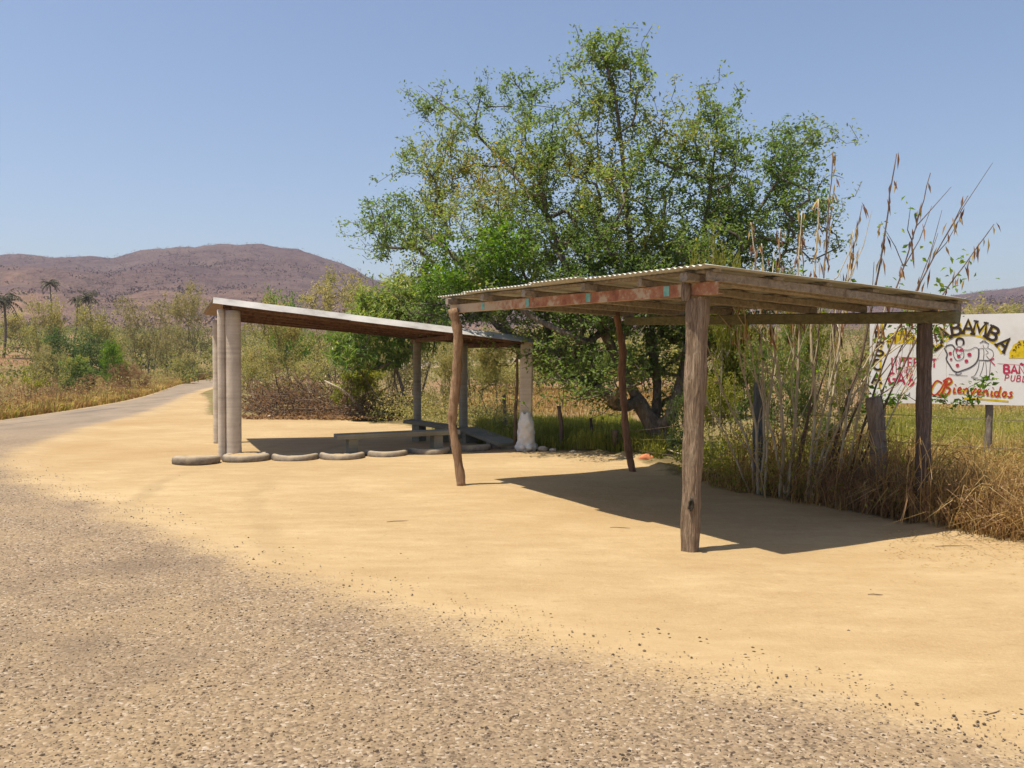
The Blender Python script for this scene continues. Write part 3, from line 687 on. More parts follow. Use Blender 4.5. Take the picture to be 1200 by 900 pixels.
# a belt of far scrub nobody could count
def far_scrub():
    r = rng(60); Cs = []; 
    n = 1500; px = r.uniform(-150, 1400, n); Y = 60 + 130 * r.random(n) ** .8
    C = []
    for x, y in zip(px, Y):
        X = (x - 600) / 1000 * y
        z = float(rise(np.array([X]), np.array([y]))[0]); z = min(z, 7.4)
        h = 1.2 + 2.2 * r.random(); k = 54
        d = nrm(r.normal(size=(k, 3))) * np.array([h * .6, h * .6, h * .5]) * r.random((k, 1)) ** .5
        C.append(np.array([X, y, z + h * .45]) + d)
    C = np.concatenate(C); D = r.normal(size=C.shape)
    V, F, A = leaf_mesh(C, D, r.uniform(.22, .45, len(C)), r.uniform(.12, .26, len(C)), np.clip(.45 + .5 * (np.repeat(r.random(n), 54) - .5) + r.normal(size=len(C)) * .15, 0, 1), 3)
    obj('distant_scrub', V, F, M['leaf_olive'], kind='stuff', label='far olive scrub covering the plain below the hills', cat='scrub')
far_scrub()
def hill_forest():
    r = rng(61); n = 42000; ii = (2 + (HX.shape[0] - 36) * r.random(n) ** .8).astype(int); jj = r.integers(0, HX.shape[1], n)
    w = (ii / HX.shape[0]); 
    keep = (r.random(n) > bare[ii, jj] * .9) & (r.random(n) < .15 + 1.3 * smooth(.38, .62, fbm(HX[ii, jj] * .018, HY[ii, jj] * .018, 44, 4)))
    ii, jj = ii[keep], jj[keep]; n = len(ii); k = 4
    base = np.stack([HX[ii, jj], HY[ii, jj], HZ[ii, jj]], -1) + np.stack([r.normal(size=n) * 3, r.normal(size=n) * 3, np.zeros(n)], -1)
    hs = (.9 + 1.9 * r.random(n) ** 1.5) * (1 - .35 * smooth(600, 800, base[:, 1]))
    C = base[:, None, :] + r.normal(size=(n, k, 3)) * np.array([.9, .9, .5])[None, None] * (hs * .55)[:, None, None] + np.array([0, 0, 1.0]) * (hs * .45)[:, None, None]
    C = C.reshape(-1, 3); tint = np.repeat(np.clip(.42 + (fbm(base[:, 0] * .01, base[:, 1] * .01, 8, 4) - .5) * 1.9 + r.normal(size=n) * .2, 0, 1), k)
    L = np.repeat(hs, k) * .55
    V, F, A = leaf_mesh(C, r.normal(size=C.shape), L, L * .7, tint, 4)
    obj('hillside_forest', V, F, M['hill_tree'], kind='stuff', label='leafless purple-brown dry forest covering the hills', cat='forest')
hill_forest()

# ------------------------------------------------------------------ long-leaved tree behind the shelter
def mango():
    b = G(478, 489); Y0 = b[1]; S = Y0 / 1000
    root = thing('long_leaved_tree', (b[0], b[1], 0), 'multi-stemmed tree with drooping glossy leaves behind the concrete shelter', 'tree', 'roadside trees')
    sk = Skeleton()
    for tops in ([(478, 490), (470, 450), (455, 410), (440, 380)], [(482, 490), (486, 440), (482, 390), (476, 350)], [(486, 490), (500, 440), (510, 400), (512, 370)], [(470, 491), (446, 470), (425, 440), (410, 415)], [(476, 491), (470, 470), (462, 440), (470, 400)]):
        sk.chain(list(resample([AT(x, y, Y0 + .12 * i) for i, (x, y) in enumerate(tops)], 10)))
    def lob(px, py, rx, ry, n, dy=0., dep=1.2): return (AT(px, py, Y0 + dy), (rx * S, dep, ry * S), n)
    T = ell_targets([lob(462, 352, 44, 28, 80), lob(500, 350, 30, 26, 50), lob(440, 375, 40, 24, 60, -.3), lob(415, 415, 32, 26, 40, -.4), lob(505, 385, 34, 26, 45, .2), lob(455, 410, 40, 24, 40, .3), lob(400, 395, 20, 16, 14, -.4)], 51)
    f = sk.grow(list(T), .35, .3, 52, .2)
    R = sk.radii(.0085, 2.2); mb = MB(); sk.tubes(R, mb, cap_r=.09); mb.build('trunk', M['bark'], root, smooth_shade=True)
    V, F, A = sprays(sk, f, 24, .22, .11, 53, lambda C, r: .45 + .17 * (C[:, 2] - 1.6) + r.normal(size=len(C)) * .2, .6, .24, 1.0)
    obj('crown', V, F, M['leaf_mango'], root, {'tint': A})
    wb = MB(); add_tube(wb, [AT(380, 446, Y0 - .4), AT(398, 455, Y0 - .3), AT(412, 466, Y0 - .2), AT(424, 482, Y0)], [.02, .04, .05, .05], 6)
    wb2 = obj('pale_limb', np.concatenate(wb.V), [np.concatenate(wb.T), np.concatenate(wb.Q)], M['stem'], root, smooth_shade=True)
mango()

# ------------------------------------------------------------------ palms
def palm(px, base_y, Y, top_y, label, seed, spread=1.0):
    r = rng(seed); c = AT(px, base_y, Y); z = float(rise(np.array([c[0]]), np.array([c[1]]))[0]); h = CAM_H + (425 - top_y) / 1000 * Y - z
    root = thing('palm_tree', (c[0], c[1], z), label, 'palm', 'palms below the hills')
    top = np.array([c[0] + r.normal() * .3, c[1], z + h * .82]); mid = (np.array([c[0], c[1], z]) + top) / 2 + np.array([.25, 0, 0])
    mb = MB(); add_tube(mb, resample([np.array([c[0], c[1], z - .2]), mid, top], 10), np.linspace(.15, .10, 10), 7); mb.build('trunk', M['bark'], root, smooth_shade=True)
    Cs, Ds, Ls = [], [], []
    for i in range(22):
        a = r.random() * 6.28; el = r.uniform(-.5, 1.3); L = (2.0 + r.random() * .7) * spread
        d0 = np.array([math.cos(a) * math.cos(el), math.sin(a) * math.cos(el), math.sin(el)])
        p = top.copy(); d = d0.copy()
        for k in range(9):
            q = p + d * L / 9; side = nrm(np.cross(d, [0, 0, 1]))
            for s in (-1, 1):
                Cs.append(q); Ds.append(nrm(d * .6 + side * s + np.array([0, 0, -.7]))); Ls.append(.75 * spread * (1 - .06 * k))
            p = q; d = nrm(d + np.array([0, 0, -.19]))
    V, F, A = leaf_mesh(np.array(Cs), np.array(Ds), np.array(Ls), .16, r.random(len(Cs)), seed)
    obj('crown', V, F, M['palm'], root, {'tint': A})
palm(4, 420, 88, 338, 'palm at the very left edge of the picture', 1, .95)
palm(59, 405, 135, 318, 'tallest distant palm standing against the hill', 2, .7)
palm(86, 405, 125, 340, 'smaller left palm of the pair above dark bush', 3, .55)
palm(106, 405, 112, 338, 'larger right palm of the pair above dark bush', 4, .75)

# ------------------------------------------------------------------ tin-roofed shade
P00, P10, P01, P11 = G(538, 570)[:2], G(808, 645)[:2], G(741, 553)[:2], G(1081, 612)[:2]   # left, near, back-left, right
ZB = {'00': 2.35, '10': 2.27, '01': 2.27, '11': 2.11}
def RP(a, b, dz=0.0):
    xy = (P00 * (1-a) + P10 * a) * (1-b) + (P01 * (1-a) + P11 * a) * b
    z = (ZB['00'] * (1-a) + ZB['10'] * a) * (1-b) + (ZB['01'] * (1-a) + ZB['11'] * a) * b
    return np.array([xy[0], xy[1], z + dz])
U = nrm(np.append(P10 - P00, 0)); Vv = nrm(np.append(P11 - P10, 0)); LU = np.linalg.norm(P10 - P00); LV = np.linalg.norm(P11 - P10)
def ramada():
    c = (P00 + P10 + P01 + P11) / 4
    root = thing('tin_roofed_shade', (c[0], c[1], 0), 'open wooden shade with corrugated tin roof on four rough posts', 'shelter', 'roadside shelters')
    r = rng(3)
    # near post: rough hewn, notched to take the beam
    def hewn(name, base, top, w0, w1, mat, ang, seed, dep=.85, lev=26, spur=None, crack=.02):
        base = np.array(base); top = np.array(top); q = rng(seed); ns = 20; V = []
        th = np.arange(ns) / ns * 2 * math.pi; 
        sq = 1 / np.maximum(np.abs(np.cos(th)), np.abs(np.sin(th))); rad = (.62 + .38 * sq) * .82          # rounded square
        groove = q.normal(size=ns) * crack * 2.2
        for i in range(lev):
            t = i / (lev - 1); cc = base * (1-t) + top * t; w = (w0 * (1-t) + w1 * t) / 2
            rr_ = w * (rad + groove * (.7 + .6 * q.random(ns))) + q.normal(size=ns) * .0022 + .004 * math.sin(i * .9 + seed)
            x = rr_ * np.cos(th); y = rr_ * np.sin(th) * dep
            V.append(np.stack([cc[0] + x * math.cos(ang) - y * math.sin(ang), cc[1] + x * math.sin(ang) + y * math.cos(ang), np.full(ns, cc[2])], -1))
        V = np.concatenate(V); V[-ns:, 2] += q.normal(size=ns) * .008
        Q = np.array([[i*ns+j, i*ns+(j+1) % ns, (i+1)*ns+(j+1) % ns, (i+1)*ns+j] for i in range(lev-1) for j in range(ns)])
        V = np.vstack([V, [top]]); n0 = lev * ns; T = np.array([[n0, (lev-1)*ns+j, (lev-1)*ns+(j+1) % ns] for j in range(ns)])
        return obj(name, V, [T, Q], mat, root, smooth_shade=False)
    ang = math.atan2(U[1], U[0])
    nb = np.array([P10[0], P10[1], -.04]); nt = AT(818, 336, P10[1])
    po = hewn('post', nb, [nt[0], nt[1], ZB['10'] - .135], .185, .235, M['wood_post'], ang + .3, 5)
    po['label'] = 'thick weathered grey-brown near post with notched top'
    sb = np.array([nt[0], nt[1], ZB['10'] - .15]) - Vv * .085 - U * .05
    spur = hewn('post_spur', sb, sb + np.array([.004, 0, .225]), .10, .085, M['wood_post'], ang + .3, 6, lev=8)
    # burnt knot on the near post
    kb = AT(810, 592, P10[1] - .10); kv = []
    d2 = nrm(np.array([0, 0, CAM_H * .6]) - kb); sx = nrm(np.cross(d2, [0, 0, 1])); su = np.cross(sx, d2)
    mk = MB()
    for i in range(1):
        th = np.arange(14) / 14 * 6.283; q = rng(9); rr_ = 1 + .25 * q.normal(size=14) * .5
        ring = kb + np.outer(np.cos(th) * .026 * rr_, sx) + np.outer(np.sin(th) * .055 * rr_, su)
        ring2 = kb + np.outer(np.cos(th) * .018, sx) + np.outer(np.sin(th) * .042, su) + d2 * .022
        V = np.vstack([ring - d2 * .05, ring2, [kb + d2 * .012]]); Q = np.array([[j, (j+1) % 14, 14 + (j+1) % 14, 14 + j] for j in range(14)]); T = np.array([[28, 14 + j, 14 + (j+1) % 14] for j in range(14)])
    obj('burnt_knot', V, [T, Q], M['burnt'], po)
    rb = np.array([P11[0], P11[1], -.04]); rt = AT(1084, 366, P11[1])
    hewn('post', rb, [rt[0], rt[1], ZB['11'] - .12], .165, .165, M['wood_right'], ang, 7, .95)['label'] = 'squared dark grey-brown post on the right'
    def pole(pxs, Y, r0, r1, mat, label, seed):
        q = rng(seed); P = resample([AT(x, y, Y) for x, y in pxs], 34); P[:, 1] += np.cumsum(q.normal(size=34)) * .006
        V, Q, T = tube_data(P, np.linspace(r0, r1, 34) * (1 + .10 * q.normal(size=34)), 10, noise=.06, seed=seed)
        o = obj('post', V, [T, Q], mat, root, smooth_shade=True); o['label'] = label; return o
    pole([(541, 572), (538, 548), (534, 522), (530, 497), (532, 470), (535, 440), (536, 415), (537, 392), (531, 362)], P00[1], .058, .062, M['bark_pole'], 'crooked orange-barked pole at the front left corner', 11)
    pole([(742, 555), (737, 530), (733, 500), (731, 470), (729, 440), (730, 412), (726, 388), (722, 366)], P01[1], .052, .05, M['bark_pole_dark'], 'thin reddish crooked pole at the back left corner', 12)
    # front beam of peeling painted steel channel: web and two flanges
    a0, a1 = -.055, 1.075
    p, q_ = RP(a0, 0), RP(a1, 0); p[:2] += Vv[:2] * .0; 
    mb = MB()
    side = Vv
    for (off, w, h, dz) in ((0.0, .006, .105, 0), (.028, .05, .008, 0.0), (.028, .05, .008, -.097)):
        V, Q, T = beam_data(p + side * off + np.array([0, 0, dz]), q_ + side * off + np.array([0, 0, dz]), w, h, 10, .0006, 2); n0 = mb.n; tl = 1 - ((V - p) @ (q_ - p)) / ((q_ - p) @ (q_ - p)); mb.add(V, Q, np.clip(tl, 0, 1) ** 1.5 * .95 + (.55 if h < .02 and dz < 0 else 0)); mb.T.append(T + n0)
    fb = mb.build('front_beam', M['rusty'], root); fb['label'] = 'front steel beam in peeling orange-red paint with teal marks'
    for px in (566, 618, 689, 781):
        aa = np.linspace(0, 1, 200); k = np.argmin([abs(RP(a, 0)[0] / RP(a, 0)[1] * 1000 + 600 - px) for a in aa]); a = aa[k]
        p1, p2 = RP(a - .008, 0, .0), RP(a + .009, 0, .0)
        V, Q, T = beam_data(p1 - side * .0045 - [0, 0, .006], p2 - side * .0045 - [0, 0, .006], .004, .088, 2, .001, px); obj('paint_mark', V, [T, Q], M['teal'], fb)
    beam_obj('rear_beam', RP(-.03, 1), RP(1.075, 1), .09, .12, M['wood_green'], root, seg=12, jit=.004, seed=5)
    # rafters across the two beams
    for i, a in enumerate((-.02, .20, .42, .68, 1.015)):
        p1, p2 = RP(a, -.045, .074), RP(a + (.01 if i % 2 else -.008), 1.03, .074)
        beam_obj('rafter', p1, p2, .075 if i < 4 else .095, .074, M['wood_beam'], root, seg=10, jit=.002, seed=20 + i)
    beam_obj('rafter', RP(1.062, -.02, .078), RP(1.062, .52, .078), .045, .075, M['wood_beam'], root, seg=8, jit=.002, seed=31)
    beam_obj('rafter', RP(1.066, .50, .070), RP(1.064, 1.03, .070), .05, .07, M['wood_beam'], root, seg=8, jit=.002, seed=32)
    beam_obj('rafter', RP(.86, -.02, .07), RP(.84, 1.02, .07), .06, .066, M['wood_beam'], root, seg=8, jit=.002, seed=33)
    for i, b in enumerate((.0, .22, .43, .62, .82, 1.02)):
        beam_obj('lath', RP(-.06, b, .100), RP(1.075, b * .98 + .01 * (i % 2), .100), .085 if i % 2 else .065, .026, M['wood_beam'], root, seg=14, jit=.002, seed=40 + i)
    # corrugated sheets, corrugation across the shade, one after another along the front
    n_sh = 6; aL = np.linspace(-.085, 1.085, n_sh + 1)
    for i in range(n_sh):
        s0, s1 = aL[i] * LU - .06, aL[i + 1] * LU + .02; nu = int((s1 - s0) / .0095); nv = 12
        s = np.linspace(s0, s1, nu); bb = np.linspace(-.055 - .012 * (i % 2) + .01 * r.normal(), 1.045 + .012 * r.normal(), nv)
        V = []
        for b in bb:
            for x in s:
                pt = RP(x / LU, b, .104); V.append([pt[0], pt[1], pt[2] + .009 + .0085 * math.sin(x / .076 * 6.2832) + .0025 * (i % 2) + .006 * math.sin(b * 5 + i)])
        V = np.array(V); I = np.arange(nv * nu).reshape(nv, nu); Q = np.stack([I[:-1, :-1], I[:-1, 1:], I[1:, 1:], I[1:, :-1]], -1).reshape(-1, 4)
        o = obj('roof_sheet', V, Q, M['tin'], root, smooth_shade=True)
        m = o.modifiers.new('thick', 'SOLIDIFY'); m.thickness = .0016
    return root
ramada()

# ------------------------------------------------------------------ concrete shelter
FL = np.array([-4.87, 14.0]); Wd = np.array([.956, .294]); Wd /= np.linalg.norm(Wd); Dd = np.array([-Wd[1], Wd[0]])
W_, D_ = 5.45, 3.75
def SR(s, d, dz=0.0):
    xy = FL + Wd * s + Dd * d
    z = 2.60 - .60 * (s / W_) + (.035 * s / W_ - .02) * d; return np.array([xy[0], xy[1], z + dz])
def shelter():
    c = FL + Wd * W_ / 2 + Dd * D_ / 2
    root = thing('concrete_shelter', (c[0], c[1], 0), 'low sloping-roof shelter on round concrete columns beside the road', 'shelter', 'roadside shelters')
    V = []; ns = 28
    mb = MB()
    # roof deck
    def slab(s0, s1, d0, d1, dz, th):
        t = [SR(s0, d0, dz), SR(s1, d0, dz), SR(s1, d1, dz), SR(s0 - .34, d1, dz)]; V = np.array(t + [p - [0, 0, th] for p in t])
        return V, np.array([[0, 1, 2, 3], [7, 6, 5, 4], [0, 4, 5, 1], [1, 5, 6, 2], [2, 6, 7, 3], [3, 7, 4, 0]])
    Vs, F = slab(0, W_, .06, D_, .06, .035); obj('roof_deck', Vs, F, M['soffit'], root)
    # pale sheets lapped over the deck, the front one folded down as a sloping edge
    for i in range(5):
        s0, s1 = W_ / 5 * i - .02, W_ / 5 * (i + 1) + .01; k = .003 * (i % 2) + .008
        r = rng(70 + i); sag = .004 * r.normal(size=2)
        P = [SR(s0, -.16, -.045 + sag[0]), SR(s1, -.16, -.045 + sag[1]), SR(s1, .05, .062 + k), SR(s0, .05, .062 + k), SR(s1, D_ + .05, .062 + k), SR(s0 - (.36 if i == 0 else 0), D_ + .05, .062 + k)]
        o = obj('roof_sheet', np.array(P), [np.array([[0, 1, 2, 3], [3, 2, 4, 5]])], M['pale_sheet'], root); m = o.modifiers.new('thick', 'SOLIDIFY'); m.thickness = .005; m.offset = 1
    for i, d in enumerate((.10, .55, 1.3, 2.1, 2.9, 3.6)):
        beam_obj('purlin', SR(.28 if i == 0 else .12, d, .022), SR(W_ - .1, d, .022), .07, .085 if i else .10, M['purlin'], root, seg=10, jit=.003, seed=80 + i)
    for s in (.27, 3.95, 5.15):
        beam_obj('cross_beam', SR(s, .1, -.066), SR(s, D_ - .1, -.066), .10, .09, M['purlin'], root, seg=6, jit=.003, seed=90 + int(s))
    def col(px, py, d, mat, nm='column', sides=20, dz=-.10, lean=0.0, seed=0):
        b = G(px, py); rel = b[:2] - FL; s = rel @ Wd; dd = rel @ Dd; zt = SR(s, dd, dz)[2]
        P = np.array([[b[0] + lean * t, b[1], -.05 + (zt + .05) * t] for t in np.linspace(0, 1, 26)])
        q = rng(seed); Vc, Q, T = tube_data(P, d / 2 * (1 + .012 * q.normal(size=26)), sides, noise=.006, seed=seed)
        return obj(nm, Vc, [T, Q], mat, root, smooth_shade=True)
    col(274, 537, .255, M['concrete'], seed=1)['label'] = 'thick front left concrete column'
    col(260.5, 537.5, .125, M['concrete'], seed=2)['label'] = 'thin pale pipe column touching the thick one'
    col(256, 519, .19, M['concrete'], seed=3)
    col(489, 513, .17, M['concrete_grey'], seed=4); col(543, 515, .18, M['concrete_grey'], seed=5)
    b = G(615.5, 526); s = (b[:2] - FL) @ Wd; dd = (b[:2] - FL) @ Dd
    Vc, Q, T = beam_data(np.array([b[0], b[1], -.05]), np.array([b[0] + .03, b[1], SR(s, dd, -.03)[2]]), .27, .24, 14, .004, 6, top=False)
    obj('column', Vc, [T, Q], M['concrete'], root)['label'] = 'square pale concrete column at the right end'
    st = MB(); add_tube(st, [AT(603.5, 522, b[1] - .05), AT(604, 480, b[1] - .05), AT(606, 450, b[1] - .06), AT(606, 420, b[1] - .04), AT(609, 405, b[1] - .05)], [.03, .028, .026, .024, .02], 7, noise=.1)
    st.build('crooked_prop', M['stem_brown'], root, smooth_shade=True)
    # torn sheet corner hanging off the right end
    P = [SR(W_ - .15, -.1, .02), SR(W_ + .1, -.1, -.005), SR(W_ + .27, -.08, -.09), SR(W_ + .33, -.07, -.15)]; P2 = [p + np.append(Dd * .35, .03) for p in P]
    Vt = np.array(P + P2); o = obj('torn_flashing', Vt, np.array([[i, i + 1, i + 5, i + 4] for i in range(3)]), M['pale_sheet'], root); m = o.modifiers.new('thick', 'SOLIDIFY'); m.thickness = .006
shelter()

def bench(p, q, w, th, legs, label, legw=.16):
    c = (np.array(p) + np.array(q)) / 2
    root = thing('concrete_bench', (c[0], c[1], 0), label, 'bench', 'benches under the concrete shelter')
    beam_obj('seat', p, q, w, th, M['bench'], root, seg=8, jit=.003, seed=int(abs(p[0]) * 100))
    d = nrm(np.array(q) - np.array(p))
    for t in legs:
        m = np.array(p) * (1-t) + np.array(q) * t; V, F = box_data((0, 0, 0), (legw, w * .8, m[2] - th + .05)); a = math.atan2(d[1], d[0])
        V = np.stack([V[:, 0] * math.cos(a) - V[:, 1] * math.sin(a) + m[0], V[:, 0] * math.sin(a) + V[:, 1] * math.cos(a) + m[1], V[:, 2] + (m[2] - th) / 2 - .024], -1)
        obj('leg', V, F, M['bench'], root)
bA0 = AT(393, 509, 14.75); bA1 = AT(536, 503, 15.55)
bench(bA0, bA1, .36, .085, (.13, .82), 'long grey concrete bench just behind the row of tyres')
bB0 = AT(478, 491.5, 17.5); bB1 = AT(531, 499, 17.1)
bench(bB0, bB1, .38, .07, (.25, .75), 'short far bench at the foot of a back column')
bC0 = AT(548, 500.5, 17.3); bC1 = AT(598, 519, 15.9)
bench(bC0, bC1, .5, .06, (.12, .7), 'tilted grey bench slab running towards the sack-wrapped column')

# ------------------------------------------------------------------ tyres
def tyre(px, py, label, R=.30, tilt=0.0, sink=.10, seed=0, rz=0.0, bend=0.0):
    q = rng(seed); c = G(px, py); rb = .078; nm, nr = 40, 14
    root = thing('half_buried_tyre', (c[0], c[1], 0), label, 'tyre', 'row of tyres edging the shelter')
    u = np.arange(nm) / nm * 6.2832; v = np.arange(nr) / nr * 6.2832; uu, vv = np.meshgrid(u, v, indexing='ij')
    cx = np.sign(np.cos(vv)) * np.abs(np.cos(vv)) ** .75; sz = np.sign(np.sin(vv)) * np.abs(np.sin(vv)) ** .75
    tread = .006 * (np.sin(uu * 40) > 0) * (np.cos(vv) > .5)
    rad = R - .062 + (.062 + tread) * cx + .01 * q.normal() * np.sin(2 * uu)
    X, Y, Z = rad * np.cos(uu), rad * np.sin(uu), rb * sz; Z = Z + bend * (X / R) ** 2
    Yt = Y * math.cos(tilt) - Z * math.sin(tilt); Zt = Y * math.sin(tilt) + Z * math.cos(tilt)
    V = np.stack([c[0] + X * math.cos(rz) - Yt * math.sin(rz), c[1] + X * math.sin(rz) + Yt * math.cos(rz), Zt + rb - sink], -1).reshape(-1, 3)
    I = np.arange(nm * nr).reshape(nm, nr); Q = np.stack([I, np.roll(I, -1, 0), np.roll(np.roll(I, -1, 0), -1, 1), np.roll(I, -1, 1)], -1).reshape(-1, 4)
    obj('rubber_ring', V, Q, M['tyre'], root, smooth_shade=True)
    # sand heaped inside
    nrg, ns = 6, 24; Vs = [[c[0], c[1], 0]]
    for i in range(1, nrg + 1):
        for k in range(ns):
            a = k / ns * 6.2832; rr_ = (R - .075) * i / nrg; Vs.append([c[0] + rr_ * math.cos(a), c[1] + rr_ * math.sin(a), 0])
    Vs = np.array(Vs); dx = Vs[:, 0] - c[0]; dy = Vs[:, 1] - c[1]; yl = -dx * math.sin(rz) + dy * math.cos(rz)
    Vs[:, 2] = yl * math.sin(tilt) + 2 * rb - sink - .03 + .03 * (1 - (np.hypot(dx, dy) / R) ** 2) + bend * .5 * (dx / R) ** 2 + q.normal(size=len(Vs)) * .004
    F = [np.array([[0, 1 + k, 1 + (k + 1) % ns] for k in range(ns)]), np.array([[1 + (i-1)*ns + k, 1 + i*ns + k, 1 + i*ns + (k+1) % ns, 1 + (i-1)*ns + (k+1) % ns] for i in range(1, nrg) for k in range(ns)])]
    obj('sand_fill', Vs, F, M['sand_fill'], root, smooth_shade=True)
TY = [(230, 545, 'tilted tyre lying on the sand left of the columns', .36, -.07, .045, 0), (289, 541.5, 'tyre lying flat at the foot of the thick column', .37, 0, .055, 0),
      (346, 540, 'third tyre from the left, mostly buried', .37, -.10, .112, .05), (401, 538.5, 'fourth tyre from left, in front of the bench end', .375, -.08, .105, .045),
      (453, 535.5, 'fifth tyre from the left, below the bench', .37, -.10, .105, .04), (503, 532.5, 'sixth tyre, just left of the crooked pole', .375, -.08, .10, .04),
      (551, 528.5, 'seventh tyre, just right of the crooked pole', .385, -.08, .09, .02), (596, 526, 'rightmost buried tyre beside the white sack', .38, -.06, .11, .02)]
for i, t in enumerate(TY): tyre(t[0], t[1] - 3.0, t[2], t[3], t[4], t[5], 200 + i, math.atan2(Wd[1], Wd[0]) * .3, t[6])

# ------------------------------------------------------------------ sack round the right column
def sack():
    b = G(616.5, 527); q = rng(15); nz, ns = 22, 36; V = []
    h = .66
    for i in range(nz):
        t = i / (nz - 1); z = -.02 + h * t
        wv = .168 - .022 * t + .004 * math.sin(t * 11 + 1) - .05 * max(0, t - .8) / .2
        for k in range(ns):
            a = k / ns * 6.2832
            f = 1 + .05 * math.sin(2 * a + t * 5) + .06 * math.sin(5 * a - t * 26) * math.sin(t * 9 + a) + .07 * math.sin(4 * a + t * 13) * math.sin(7 * t + 2 * a) + .025 * q.normal()
            zz_ = z + (.05 * math.sin(a + 3.6) + .02 * math.sin(4 * a)) * max(0, t - .6) / .4 + .014 * math.sin(5 * a + t * 20)
            V.append([b[0] + wv * f * math.cos(a), b[1] + wv * f * math.sin(a) * .9, zz_])
    for i in range(3): pass
    V = np.array(V); I = np.arange(nz * ns).reshape(nz, ns); Q = np.stack([I[:-1], np.roll(I[:-1], -1, 1), np.roll(I[1:], -1, 1), I[1:]], -1).reshape(-1, 4)
    o = obj('plastic_sack', V, Q, M['sack'], smooth_shade=True, label='crumpled white plastic sack wrapped round the right column foot', cat='sack')
    m = o.modifiers.new('thick', 'SOLIDIFY'); m.thickness = .004; s = o.modifiers.new('sub', 'SUBSURF'); s.levels = s.render_levels = 1
    c2 = bpy.data.objects.get('plastic_sack'); r2 = rng(3)
    ring = []
    for k in range(25):
        a = k / 24 * 6.2832; ring.append([b[0] + (.155 + .02 * math.sin(3*a)) * math.cos(a), b[1] + (.15 + .015 * math.cos(4*a)) * math.sin(a), .045 + .015 * math.sin(5*a)])
    mb = MB(); add_tube(mb, ring, .05 + .01 * np.sin(np.arange(25) * 1.7), 8, cap=False); mb.build('bunched_hem', M['sack'], o, smooth_shade=True)
sack()

